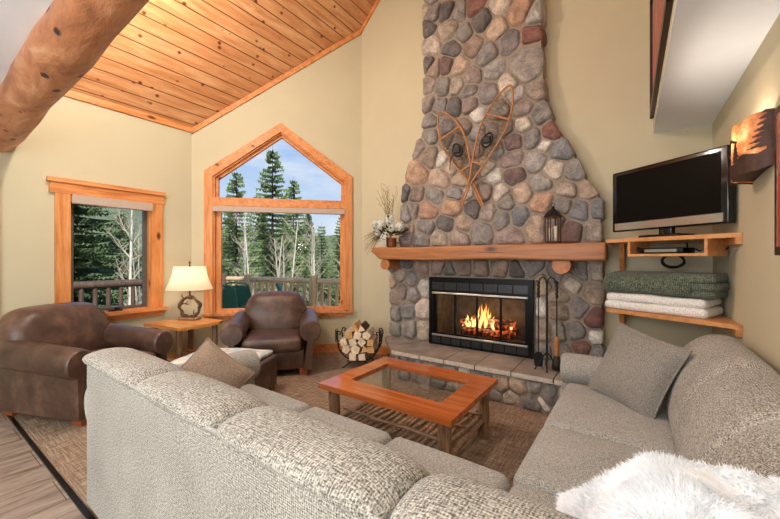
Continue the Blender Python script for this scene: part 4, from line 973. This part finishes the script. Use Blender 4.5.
# ------------------------------------------------------------------ snowshoes
def snowshoe(label, tip, tail, yy, wid, group=None):
    t = thing('snowshoe', label, 'snowshoe', (tip[0], yy, tip[1]), 0, group)
    ax = Vector((tail[0] - tip[0], 0, tail[1] - tip[1])); L = ax.length; u = ax.normalized(); v = Vector((u.z, 0, -u.x))
    def hw(s):     # half width along the length fraction s
        if s < .33: return wid * math.sin(PI / 2 * (s / .33)) ** .62
        if s < .78: k = (s - .33) / .45; return wid * (1 - k) + .0 * k if k < 0 else wid * (1 - k ** 1.25) + .014 * k
        return .014
    def P(s, q_, d=0): return u * (L * s) + v * (hw(s) * q_) + Vector((0, d, 0))
    for sg in (-1, 1):
        q = MB(); q.tube([P(s, sg, -.02 * math.sin(PI * s) - .03 * max(0, .15 - s) * 6) for s in [(i / 30) ** 1.25 for i in range(31)]], .0105, 8); q.build('frame', M['rattan'], t)
    for s in (.24, .62):
        q = MB(); q.tube([P(s, -1, -.015), P(s, 1, -.015)], .013, 8); q.build('cross_bar', M['rattan'], t)
    q = MB(); N = 18
    for i in range(N):
        for dr in (-1, 1):
            s0 = .03 + .72 * i / N; pts = []
            for k in range(8):
                s = s0 + .11 * k / 7; qq = dr * (-1 + 2 * k / 7)
                if s < .78: pts.append(P(s, qq, -.012))
            if len(pts) > 2: q.tube(pts, .0021, 4, False)
    for i in range(11):
        s = .27 + .34 * i / 11; q.tube([P(s, -1, -.014), P(s, 1, -.014)], .0028, 4, False)
    q.build('lacing', M['gut'], t)
    q = MB(); c = P(.43, .0, -.03)
    q.tube([c + u * .08 * math.cos(a) + v * .055 * math.sin(a) + Vector((0, -.015 * math.sin(a * 2), 0)) for a in [2 * PI * i / 14 for i in range(15)]], .012, 6); q.rbox(c.x - .045, c.x + .045, c.y - .025, c.y + .01, c.z - .04, c.z + .04, .015, 2, 2)
    q.tube([c, c + v * .09 + Vector((0, -.01, -.06)), c + v * .10 + Vector((0, -.005, -.18))], .006, 5); q.build('binding', M['strap'], t)
    return t
snowshoe('left wooden snowshoe of the crossed pair on the chimney, its tip the lower one', (-1.93, 3.22), (-1.40, 2.02), 3.905, .15)
snowshoe('right wooden snowshoe on the chimney, leaning right with the higher, longer tip', (-1.07, 3.29), (-1.66, 2.02), 3.87, .15)

# ------------------------------------------------------------------ shelves, television, blankets
sh = thing('wall_shelf', 'upper honey-wood corner shelf with an open compartment under the television', 'shelf', (0, 0, 0))
SP = [(-.17, 3.57), (.58, 3.135), (.598, 3.135), (.598, 4.148), (-.17, 4.148)]
q = MB(); q.prism(SP, lambda x, y, d: (x, y, d), 1.545, 1.575); bevel(q.build('shelf_board', M['shelf_wood'], sh), .003)
dv = Vector((.866, -.5, 0)); nv = Vector((.5, .866, 0))
def along(s, back, z): p = Vector((-.17, 3.57, z)) + Vector((.865, -.502, 0)) * s + nv * back; return p
q = MB(); q.prism([(.17, .012), (.70, .012), (.70, .30), (.17, .30)], lambda a, b_, d: tuple(along(a, b_, d)), 1.425, 1.445); q.build('compartment_floor', M['shelf_wood'], sh)
for a in (.17, .68):
    q = MB(); q.prism([(a, .012), (a + .02, .012), (a + .02, .30), (a, .30)], lambda a_, b_, d: tuple(along(a_, b_, d)), 1.445, 1.545); q.build('divider', M['shelf_wood'], sh)
q = MB(); q.prism([(4.148, 1.28), (4.148, 1.545), (3.85, 1.545), (4.10, 1.28)], lambda y, z, d: (d, y, z), -.085, -.045); q.build('bracket', M['pine'][1], sh)
q = MB(); q.box(.565, .598, 3.14, 3.5, 1.50, 1.545); q.build('cleat', M['shelf_wood'], sh)
sh2 = thing('wall_shelf', 'lower honey-wood corner shelf holding folded blankets', 'shelf', (0, 0, 0))
q = MB(); q.prism(SP, lambda x, y, d: (x, y, d), .945, .975); bevel(q.build('shelf_board', M['shelf_wood'], sh2), .003)
q = MB(); q.prism([(4.148, .68), (4.148, .945), (3.85, .945), (4.10, .68)], lambda y, z, d: (d, y, z), -.085, -.045); q.build('bracket', M['pine'][1], sh2)
q = MB(); q.box(.565, .598, 3.14, 3.5, .90, .945); q.build('cleat', M['shelf_wood'], sh2)
tvr = thing('television', 'black flat-screen television on a stand on the upper corner shelf', 'television', (.225, 3.50, 1.576), math.atan2(-.52, .673))
q = MB(); q.rbox(-.43, .43, -.03, .05, .07, .60, .012, 2, 2); q.build('tv_case', M['black'], tvr)
q = MB(); q.box(-.385, .385, -.0335, -.029, .15, .565); q.build('tv_screen', M['screen'], tvr)
q = MB(); q.rbox(-.36, .36, .04, .11, .16, .50, .03, 2, 2); q.build('tv_back', M['blackmat'], tvr)
q = MB(); q.rbox(-.15, .15, -.09, .11, .0, .022, .01, 2, 4); q.rbox(-.05, .05, .0, .05, .015, .12, .01, 2, 2); q.build('tv_stand', M['black'], tvr)
q = MB(); q.box(-.40, .40, -.036, -.03, .082, .142)
m, nt, b = newmat('glossy_bezel_strip'); b.inputs['Base Color'].default_value = S(170, 176, 182); b.inputs['Roughness'].default_value = .12; b.inputs['Metallic'].default_value = .9; M['strip'] = m
q.build('reflection_bezel_strip', M['strip'], tvr)  # lower bezel; pale metal colour stands in for room reflections on it
bxq = thing('cable_box', 'slim black cable box in the compartment under the television', 'cable box', tuple(along(.38, .10, 1.446)), math.atan2(-.502, .865))
q = MB(); q.rbox(-.14, .16, -.05, .12, 0, .045, .006, 1, 2); q.build('case', M['blackmat'], bxq); q = MB(); q.box(-.10, .12, -.053, -.049, .012, .034); q.build('display', M['strip'], bxq)
q = MB(); p0 = along(.22, .06, 1.50); q.tube([p0, p0 + Vector((.015, -.005, -.03)), p0 + Vector((.03, -.01, -.045))], .012, 8)
tag(q.build('remote_control', M['blackmat']), 'small black remote leaning at the left inside the shelf compartment', 'remote')
q = MB(); q.tube([(.30 + .075 * math.cos(t), 3.80 + .02 * math.sin(t * 2), 1.385 + .055 * math.sin(t)) for t in [2 * PI * i / 20 for i in range(21)]], .009, 7, False)
q.tube([(.30 + .07 * math.cos(t), 3.785, 1.39 + .05 * math.sin(t)) for t in [2 * PI * i / 20 for i in range(21)]], .007, 7, False)
q.tube([(.36, 3.80, 1.41), (.40, 3.83, 1.47), (.40, 3.9, 1.545)], .006, 6)
tag(q.build('coiled_cable', M['blackmat']), 'coiled black cable hanging below the upper shelf', 'cable')
q = MB(); rnd = random.Random(2)
for k in range(5): q.tube([along(.2 + .12 * k + .05 * math.sin(i + k), .24 + .01 * i % .04, 1.46 + .03 * abs(math.sin(i * 1.1 + k))) for i in range(7)], .003, 5)
tag(q.build('cable_tangle', M['blackmat']), 'thin dark cables tangled behind the cable box', 'cable')
def blanket(name, label, layers, m, cx, cy, wx, wy, z0, z1, roll=False):
    t = thing(name, label, 'blanket', (cx, cy, z0), math.atan2(-.40, .916))
    n = layers; h_ = (z1 - z0) / n
    for k in range(n):
        q = MB(); q.rbox(-wx / 2 + .01 * (k % 2), wx / 2 - .012 * (k % 2), -wy / 2 + .008 * k, wy / 2, k * h_ + .001, (k + 1) * h_ + .004, h_ * .48, 4, 10,
            fn=lambda p, k=k: (p.x, p.y + .008 * noise.noise((p.x * 6, k, 3)), p.z + .010 * noise.noise((p.x * 5, p.y * 5, k * 2)))); q.build('fold', m, t)
    return t
blanket('folded_blanket', 'white fleece blanket folded on the lower corner shelf', 2, M['whitewool'], .20, 3.60, .70, .36, .976, 1.11)
gb = thing('folded_blanket', 'dark green fleece blanket folded on top of the white one', 'blanket', (.21, 3.60, 1.118), math.atan2(-.40, .916)); gb.scale = (1.14, 1.05, 1.26)
# a rolled fold seen from the right end
sec = [(-.17, .015), (-.19, .06), (-.15, .115), (-.05, .14), (.07, .145), (.17, .12), (.18, .05), (.14, .0), (.0, .0), (-.12, .0)]
loft(sec, -.33, .22, 10, .05, gb, 'fold', M['greenwool'], pinch=.2, wav=.03)
q = MB(); q.rbox(.10, .335, -.165, .17, .085, .14, .027, 4, 8, fn=lambda p: (p.x, p.y, p.z + .01 * noise.noise((p.x * 8, p.y * 8, 3)))); q.build('fold', M['greenwool'], gb)
q = MB(); q.rbox(.10, .33, -.15, .17, .0, .045, .022, 4, 8); q.build('fold', M['greenwool'], gb)
q = MB(); q.rbox(.12, .345, -.158, .16, .042, .088, .022, 4, 8); q.build('fold', M['greenwool'], gb)

# ------------------------------------------------------------------ wall sconce, picture frames
sc = thing('wall_sconce', 'rust-brown half-round wall sconce with a spruce silhouette over amber glass', 'wall lamp', (XR, 2.73, 2.0), 0)
def cyl(u, v, r=0.0):      # u 0..1 from far to near edge, v height
    th = PI * u; return (-(.125 + r) * math.sin(th) - .0, (.185 + r) * math.cos(th), v)
def inside(poly, x, y):
    c = False; j = len(poly) - 1
    for i in range(len(poly)):
        xi, yi = poly[i]; xj, yj = poly[j]
        if (yi > y) != (yj > y) and x < (xj - xi) * (y - yi) / (yj - yi) + xi: c = not c
        j = i
    return c
def tree_poly(cx, z0, z1, hw, n): 
    L = []
    for i in range(n):
        z_ = z0 + (z1 - z0) * i / n; L += [(hw * (1 - i / n) + .008, z_), (hw * (1 - i / n) * .45, z_ + (z1 - z0) / n * .8)]
    return [(cx + a, z) for a, z in L] + [(cx, z1)] + [(cx - a, z) for a, z in reversed(L)]
polys = [[(0, -.17), (1, -.13), (1, -.02), (.85, -.05), (.7, -.035), (.55, -.075), (.40, -.05), (.25, -.06), (.12, -.085), (0, -.10)],
         tree_poly(.60, -.06, .05, .05, 5), [(.59, -.09), (.61, -.09), (.61, -.04), (.59, -.04)],
         tree_poly(1.0, -.02, .30, .25, 11), [(.93, -.1), (1, -.1), (1, .2), (.93, .15)],
         [(0, .10), (.15, .115), (.3, .085), (.5, .075), (.62, .05), (.62, .038), (.5, .062), (.3, .070), (.15, .10), (0, .085)], [(0, -.012), (.3, .0), (.5, -.005), (.5, -.014), (.3, -.009), (0, -.022)]]
NU, NV = 72, 76; q = MB(); g1 = MB()
def vtop(u): return .135 + .035 * u + .006 * math.sin(u * 17)
def vbot(u): return -.155 - .0 * u + (.035 * max(0, u - .55) / .45) + .004 * math.sin(u * 13)
grid = {}
for i in range(NU):
    for j in range(NV):
        u, uu = i / NU, (i + 1) / NU; t0, t1 = j / NV, (j + 1) / NV
        um = (u + uu) / 2; vm = vbot(um) + (vtop(um) - vbot(um)) * (t0 + t1) / 2
        P = [(u, vbot(u) + (vtop(u) - vbot(u)) * t0), (uu, vbot(uu) + (vtop(uu) - vbot(uu)) * t0), (uu, vbot(uu) + (vtop(uu) - vbot(uu)) * t1), (u, vbot(u) + (vtop(u) - vbot(u)) * t1)]
        if any(inside(pl, um, vm) for pl in polys) or um < .03 or um > .97:
            q.add([cyl(a, b_, .004) for a, b_ in P] + [cyl(a, b_, .001) for a, b_ in P], [(0, 1, 2, 3), (7, 6, 5, 4), (0, 4, 5, 1), (1, 5, 6, 2), (2, 6, 7, 3), (3, 7, 4, 0)])
q.build('metal_silhouette', M['sconcemetal'], sc)
g1 = MB(); vs = []
for i in range(25):
    for j in (0, 1): vs.append(cyl(i / 24, vbot(i / 24) + .01 if j == 0 else vtop(i / 24) - .008, -.002))
g1.add(vs, [(2 * i, 2 * i + 2, 2 * i + 3, 2 * i + 1) for i in range(24)], smooth=True)
m, nt, b = newmat('amber_mica'); n = noise_(nt, coords(nt), 14, 4, .6)
col = ramp(nt, n, [(.35, S(150, 80, 42)), (.55, S(204, 134, 82)), (.7, S(240, 196, 140))])
nt.links.new(col, b.inputs['Base Color']); nt.links.new(col, b.inputs['Emission Color']); b.inputs['Emission Strength'].default_value = .08
tl = nt.nodes.new('ShaderNodeBsdfTranslucent'); nt.links.new(col, tl.inputs[0]); mx = nt.nodes.new('ShaderNodeMixShader'); mx.inputs[0].default_value = .6
out = nt.nodes['Material Output']; nt.links.new(b.outputs[0], mx.inputs[1]); nt.links.new(tl.outputs[0], mx.inputs[2]); nt.links.new(mx.outputs[0], out.inputs[0]); M['mica'] = m; mx.inputs[0].default_value = .12
g1.build('amber_shade', M['mica'], sc)
q = MB(); q.add([cyl(i / 24, vbot(i / 24) + .012, -.004) for i in range(25)], [tuple(range(25))]); q.build('bottom_plate', M['sconcemetal'], sc)
q = MB(); q.box(-.008, 0, -.17, .17, -.12, .12); q.build('back_plate', M['sconcemetal'], sc)
pa = thing('framed_painting', 'dark-framed red and grey painting high on the bulkhead at the upper right', 'painting', (.18, 3.1, 2.72))
q = MB(); q.box(-.012, 0, -.86, .86, .05, 1.0); q.build('canvas', M['art'], pa)
m = M['bronze']; fr_ = plain('dark_brown_frame', S(58, 32, 24), .4); 
for bb in ((-.03, 0, -.90, .90, -.02, .05), (-.03, 0, -.90, .90, 1.0, 1.06), (-.03, 0, .86, .92, -.02, 1.06), (-.03, 0, -.92, -.86, -.02, 1.06)):
    q = MB(); q.box(*bb); q.build('frame_board', fr_, pa)
pf = thing('framed_picture', 'edge of a dark picture frame on the right wall beside the sconce', 'picture', (XR, 2.175, 1.77))
q = MB(); q.box(-.03, 0, -.25, .25, -.35, .35); bevel(q.build('frame', fr_, pf), .004); q = MB(); q.box(-.032, -.029, -.21, .21, -.31, .31); q.build('print', M['art'], pf)
# ------------------------------------------------------------------ outside: deck, rails, chairs, trees
w = MB(); w.prism([(-7.95, -3), (-5.27, -3), (-5.27, 2.5), (-3.45, 4.33), (-3.45, 5.6), (-7.95, 4.65)], lambda x, y, d: (x, y, d), -.14, -.06)
structure(w.build('deck', M['rail']))
def rail(label, A, B, n, top=.95, mm='railz', posts=(0, 1), r=.055, mr='rail'):
    t = thing('deck_railing', label, 'railing', (A[0], A[1], -.06), math.atan2(B[1] - A[1], B[0] - A[0]))
    L = math.hypot(B[0] - A[0], B[1] - A[1])
    q = MB(); q.tube([(L * i / 6, 0, top + .06) for i in range(7)], r, 12, True, .1, 1); q.build('top_rail', M[mr], t)
    q = MB(); q.tube([(L * i / 6, 0, .16) for i in range(7)], r * .8, 10, True, .1, 2); q.build('bottom_rail', M[mr], t)
    for k in range(n):
        x = L * (k + .5) / n; q = MB(); q.tube([(x, 0, .16), (x, 0, top + .03)], .036, 8, True); q.build('baluster', M[mm], t)
    for f in posts: q = MB(); q.tube([(L * f, 0, 0), (L * f, 0, top + .17)], .085, 14, True); q.build('post', M['railz'] if mm == 'railz' else M[mm], t)
    return t
rail('brown log deck railing outside the small left window', (-7.8, -1.6), (-7.85, 4.50), 32, mm='raildark', mr='raildark', r=.07)
rail('peeled log deck railing behind the big gable window, left of the tall post', (-7.85, 4.55), (-5.50, 5.14), 15, posts=(0.28, 1))
rail('short peeled log deck railing right of the tall post outside the big window', (-5.40, 5.17), (-3.5, 5.64), 11, posts=(1,))
def patio_chair(label, loc, rz):
    t = thing('patio_chair', label, 'patio chair', loc, rz)
    q = MB(); q.tube([(-.24, .22, .43), (-.25, .26, .80), (-.22, .30, .98), (-.15, .31, 1.02), (.15, .31, 1.02), (.22, .30, .98), (.25, .26, .80), (.24, .22, .43)], .017, 8); q.build('frame', M['greenchair'], t)
    q = MB(); q.prism([(-.235, .43), (.235, .43), (.235, .97), (-.235, .97)], lambda x, z, d: (x, .22 + (z - .43) * .13 + d, z), .0, .006); q.build('back_sling', M['greenchair'], t)
    q = MB(); q.rbox(-.24, .24, -.22, .24, .415, .435, .008, 1, 2); q.build('seat_sling', M['greenchair'], t)
    for sx in (-1, 1):
        q = MB(); q.tube([(sx * .27, -.24, 0), (sx * .27, -.2, .62), (sx * .27, .0, .64), (sx * .26, .25, .62)], .014, 8); q.build('armrest', M['greenchair'], t)
        q = MB(); q.tube([(sx * .26, .30, 0), (sx * .24, .22, .43)], .014, 8); q.build('leg', M['greenchair'], t)
    return t
patio_chair('dark green patio chair just outside the lower left of the big window', (-5.85, 3.45, -.06), math.radians(215))
patio_chair('green patio chair farther out behind the nearest one', (-6.25, 4.0, -.06), math.radians(212))
patio_chair('green patio chair mostly hidden behind the leather armchair', (-5.15, 4.35, -.06), math.radians(150))
# terrain
vs = []; N = 40
def gz(x, y):
    d = math.hypot(x + 5, y - 3)
    z = -3.2 - .02 * d + .5 * noise.noise((x * .05, y * .05, 0))
    if d > 38: 
        ang = math.atan2(y, -x)
        z += (d - 38) * (.20 + .06 * math.sin(ang * 5 + 1)) 
    return z
xs3 = [-4.2 - 150 * (i / N) ** 1.7 for i in range(N + 1)]
ys3 = [-60 + 200 * i / N for i in range(N + 1)]
for x in xs3:
    for y in ys3: vs.append((x, y, gz(x, y)))
mb = MB(); mb.add(vs, [(i * (N + 1) + j, i * (N + 1) + j + 1, (i + 1) * (N + 1) + j + 1, (i + 1) * (N + 1) + j) for i in range(N) for j in range(N)], smooth=True)
structure(mb.build('ground', M['hillmat']))
# spruces
def spruce_parts(h, seed, dens=1.0, w_=.20):
    rnd = random.Random(seed); nd = MB(); 
    z = h * .06
    while z < h * .985:
        f = 1 - z / h; R = h * w_ * (f ** .85) + .05; nb = int(6 + 6 * dens)
        for k in range(nb):
            th = rnd.uniform(0, 6.28); L_ = R * rnd.uniform(.65, 1.08); dr = -.25 + .25 * (1 - f) + rnd.uniform(-.1, .1)
            d = Vector((math.cos(th), math.sin(th), 0)); sd = Vector((-d.y, d.x, 0)); p0 = Vector((0, 0, z))
            ns = max(4, int(L_ / .15)); prev = None
            for i in range(ns):
                t = (i + .6) / ns; p = p0 + d * (L_ * t) + Vector((0, 0, dr * L_ * t + .12 * L_ * t * t)); wd = L_ * .17 * (1.05 - t) + .045
                tip = p + d * (L_ / ns * 1.2)
                for sg in (-1, 1):
                    a = p + sd * sg * wd * rnd.uniform(.7, 1.2) + d * wd * .7 + Vector((0, 0, -rnd.uniform(.02, .12)))
                    nd.add([p - d * .05, a, p + d * .16 + Vector((0, 0, .03))], [(0, 1, 2)])
                    hang = p + sd * sg * .05 + d * .08 + Vector((0, 0, -rnd.uniform(.08, .2))); nd.add([p - d * .06, hang, p + d * .12], [(0, 1, 2)])
                nd.add([p + sd * .03, tip, p - sd * .03], [(0, 1, 2)])
        z += h * .016 / dens * (1.0 + .3 * f)
    tr = MB(); tr.tube([(0, 0, h * t) for t in (0, .3, .6, .85, 1)], [h * .014, h * .010, h * .006, h * .003, .004], 7)
    return nd, tr
protos = []
for i, (h, dens, mt, w_) in enumerate(((12, .75, 'needles', .27), (10, .75, 'needles', .25), (12, 1.1, 'needlesdark', .27))):
    nd, tr = spruce_parts(h, i + 3, dens, w_); protos.append((h, nd, tr, mt))
def spruce(x, y, top, label, kind, group=None, first={}):
    h, nd, tr, mt = protos[kind]; g = gz(x, y) - .2; s_ = (top - g) / h
    if kind not in first:
        t = thing('spruce_tree', label, 'tree', (x, y, g), x * 7, group); nd.build('needles', M[mt], t); tr.build('trunk', M['trunk'], t); first[kind] = t
    else:
        t = copy_tree(first[kind]); t.location = (x, y, g); t.rotation_euler = (0, 0, x * 7); t['label'] = label
        if group: t['group'] = group
        elif 'group' in t: del t['group']
    t.scale = (s_, s_, s_) if s_ < 1.3 else (1.2, 1.2, s_); return t
spruce(-15.4, 11.5, 7.4, 'tallest spruce, centred behind the apex of the gable window', 0)
spruce(-22.6, 13.9, 7.8, 'slim spruce at the left of the upper gable pane', 1)
spruce(-22.6, 18.9, 8.2, 'slim spruce just right of the tallest one in the gable window', 1)
spruce(-18.9, 4.35, 8.0, 'big dark spruce filling the left of the small window', 2)
spruce(-24.0, 7.7, 4.2, 'dark spruce in the middle of the small window, lower than its neighbour', 2)
spruce(-24.5, 9.6, 3.6, 'spruce behind the pale aspen in the small window', 2)
rnd = random.Random(77); k = 0
cells = []
while k < 46:
    px = rnd.uniform(40, 372); d = rnd.uniform(17, 40); t_ = (px - 390) / 348; x, y = d * (-.568 + t_ * .823), d * (.823 + t_ * .568)
    if y > 30 or any((x - a) ** 2 + (y - b_) ** 2 < 4.0 for a, b_ in cells): continue
    cells.append((x, y)); top = 1.4 + d * rnd.uniform(-.02, .15) if px > 190 else 1.4 + d * rnd.uniform(-.02, .06)
    spruce(x, y, top, 'spruce in the dense forest beyond the deck', rnd.choice((0, 1, 2)), 'spruces of the forest beyond the deck'); k += 1
# bare aspens
def aspen_parts(h, seed, thick):
    rnd = random.Random(seed); tr = MB(); br = MB()
    def limb(p, d, L_, r, lev):
        pts = [p]; n = 5; q_ = p; dd = d.copy()
        for i in range(n):
            wv = .03 if lev == 0 else .16; dd = (dd + Vector((rnd.uniform(-wv, wv), rnd.uniform(-wv, wv), rnd.uniform(-.02, .14)))).normalized(); q_ = q_ + dd * (L_ / n); pts.append(q_)
        (tr if lev == 0 else br).tube(pts, [r * (1 - .75 * i / n) for i in range(n + 1)], 6 if lev == 0 else 4, False)
        if lev >= 3: return
        m_ = (26, 5, 3)[lev]
        for k in range(m_):
            t = rnd.uniform(.18 if lev == 0 else .2, .98); i = min(n - 1, int(t * n)); b0 = pts[i].lerp(pts[i + 1], t * n - i)
            th = rnd.uniform(0, 6.28); out = Vector((math.cos(th), math.sin(th), rnd.uniform(.25, .9))).normalized()
            limb(b0, (out + dd * .3).normalized(), L_ * rnd.uniform(.22, .4) * (1.15 - t * .5) * (.62 if lev == 0 else 1.35), r * (.24 if lev == 0 else .5) * (1.2 - t * .6), lev + 1)
    limb(Vector((0, 0, 0)), Vector((0, 0, 1)), h, thick, 0); return tr, br
aps = [(9, aspen_parts(9, 5, .10)), (8, aspen_parts(8, 9, .075)), (7, aspen_parts(7, 14, .06))]
def aspen(x, y, top, label, kind, group=None, first={}):
    h, (tr, br) = aps[kind]; g = gz(x, y) - .2; s_ = (top - g) / h
    if kind not in first:
        t = thing('bare_aspen', label, 'tree', (x, y, g), x * 5, group); tr.build('trunk', M['aspen'], t); br.build('branches', M['brush'], t); first[kind] = t
    else:
        t = copy_tree(first[kind]); t.location = (x, y, g); t.rotation_euler = (0, 0, x * 5); t['label'] = label
        if group: t['group'] = group
        elif 'group' in t: del t['group']
    t.scale = (s_,) * 3; return t
aspen(-14.9, 4.95, 4.2, 'pale bare aspen standing right of centre in the small left window', 0)
k = 0
while k < 17:
    px = rnd.uniform(205, 365) if k < 13 else rnd.uniform(135, 165); d = rnd.uniform(12, 17); t_ = (px - 390) / 348; x, y = d * (-.568 + t_ * .823), d * (.823 + t_ * .568)
    aspen(x, y, 1.4 + d * rnd.uniform(.02, .16), 'bare pale-branched tree in front of the spruces outside', rnd.choice((1, 2)), 'bare trees in front of the spruces'); k += 1

# ------------------------------------------------------------------ camera, world, lights
cam = bpy.data.cameras.new('camera'); cam.sensor_width = 36; cam.lens = 348 / 780 * 36; cam.clip_start = .05; cam.clip_end = 500
co = bpy.data.objects.new('camera', cam); C.objects.link(co); co.location = (0, 0, 1.4); co.rotation_euler = (PI / 2, 0, math.radians(34.6))
bpy.context.scene.camera = co
wd = bpy.data.worlds.new('sky'); bpy.context.scene.world = wd; wd.use_nodes = True; nt = wd.node_tree; bg = nt.nodes['Background']
tc = nt.nodes.new('ShaderNodeTexCoord'); sx = nt.nodes.new('ShaderNodeSeparateXYZ'); nt.links.new(tc.outputs['Generated'], sx.inputs[0])
mp = nt.nodes.new('ShaderNodeMapping'); mp.inputs['Scale'].default_value = (2, 2, 7); nt.links.new(tc.outputs['Generated'], mp.inputs[0])
cn = noise_(nt, mp.outputs[0], 1.6, 5, .6)
sky = ramp(nt, sx.outputs[2], [(0, S(226, 232, 238)), (.13, S(196, 216, 240)), (.4, S(134, 176, 230)), (1, S(90, 136, 210))])
nt.links.new(mixc(nt, ramp(nt, cn, [(.50, (0, 0, 0, 1)), (.72, (.8, .8, .8, 1))]), sky, S(238, 240, 244)), bg.inputs[0]); bg.inputs[1].default_value = 1.05
def light(kind, name, loc, energy, col=(1, 1, 1), size=.1, rot=(0, 0, 0), size_y=None):
    l = bpy.data.lights.new(name, kind); l.energy = energy; l.color = col
    if kind == 'AREA':
        l.size = size
        if size_y: l.shape = 'RECTANGLE'; l.size_y = size_y
    elif kind == 'SUN': l.angle = size
    else: l.shadow_soft_size = size
    o = bpy.data.objects.new(name, l); C.objects.link(o); o.location = loc; o.rotation_euler = rot; return o
WARM = (1, .93, .82)
light('POINT', 'chandelier_bulb', (-3.3, 1.05, 3.72), 110, WARM, .05)
light('POINT', 'chandelier_bulb', (-3.05, 1.2, 3.8), 45, WARM, .05)
light('AREA', 'cathedral_fill', (-1.6, .9, 5.4), 35, (1, .98, .95), 2.2, (0, 0, 0))  # added soft fill high up, standing in for bounce from the loft
light('AREA', 'under_loft_fill', (-2.2, -1.3, 2.62), 70, (1, .98, .96), 1.6, (math.radians(30), 0, 0), 3)  # added area fill under the loft; no fixture is modelled there
light('AREA', 'rear_cool_fill', (-1.6, -3.0, 1.3), 100, (.86, .93, 1), 3, (math.radians(100), 0, 0), 2)  # added cool fill in front of the back wall, which has no window
light('POINT', 'lamp_bulb', (-4.70, 2.24, 1.16), 3.6, (1, .86, .66), .04)
light('POINT', 'behind_camera_fill', (-.35, -.7, 1.8), 42, (.94, .97, 1), .12)  # added point fill behind the camera, does the work of a flash
light('POINT', 'sconce_bulb', (.53, 2.73, 2.05), 7, (1, .9, .76), .02)
light('POINT', 'fire_glow', (-1.45, 4.12, .72), 4.5, (1, .62, .36), .06)
sun = light('SUN', 'sun', (0, 0, 20), 6, (1, .96, .9), .03); sun.rotation_euler = Vector((-.62, .42, -.66)).to_track_quat('-Z', 'Y').to_euler()
sc_ = bpy.context.scene
sc_.view_settings.view_transform = 'Standard'; sc_.view_settings.look = 'None'; sc_.view_settings.gamma = 1; sc_.view_settings.exposure = .06
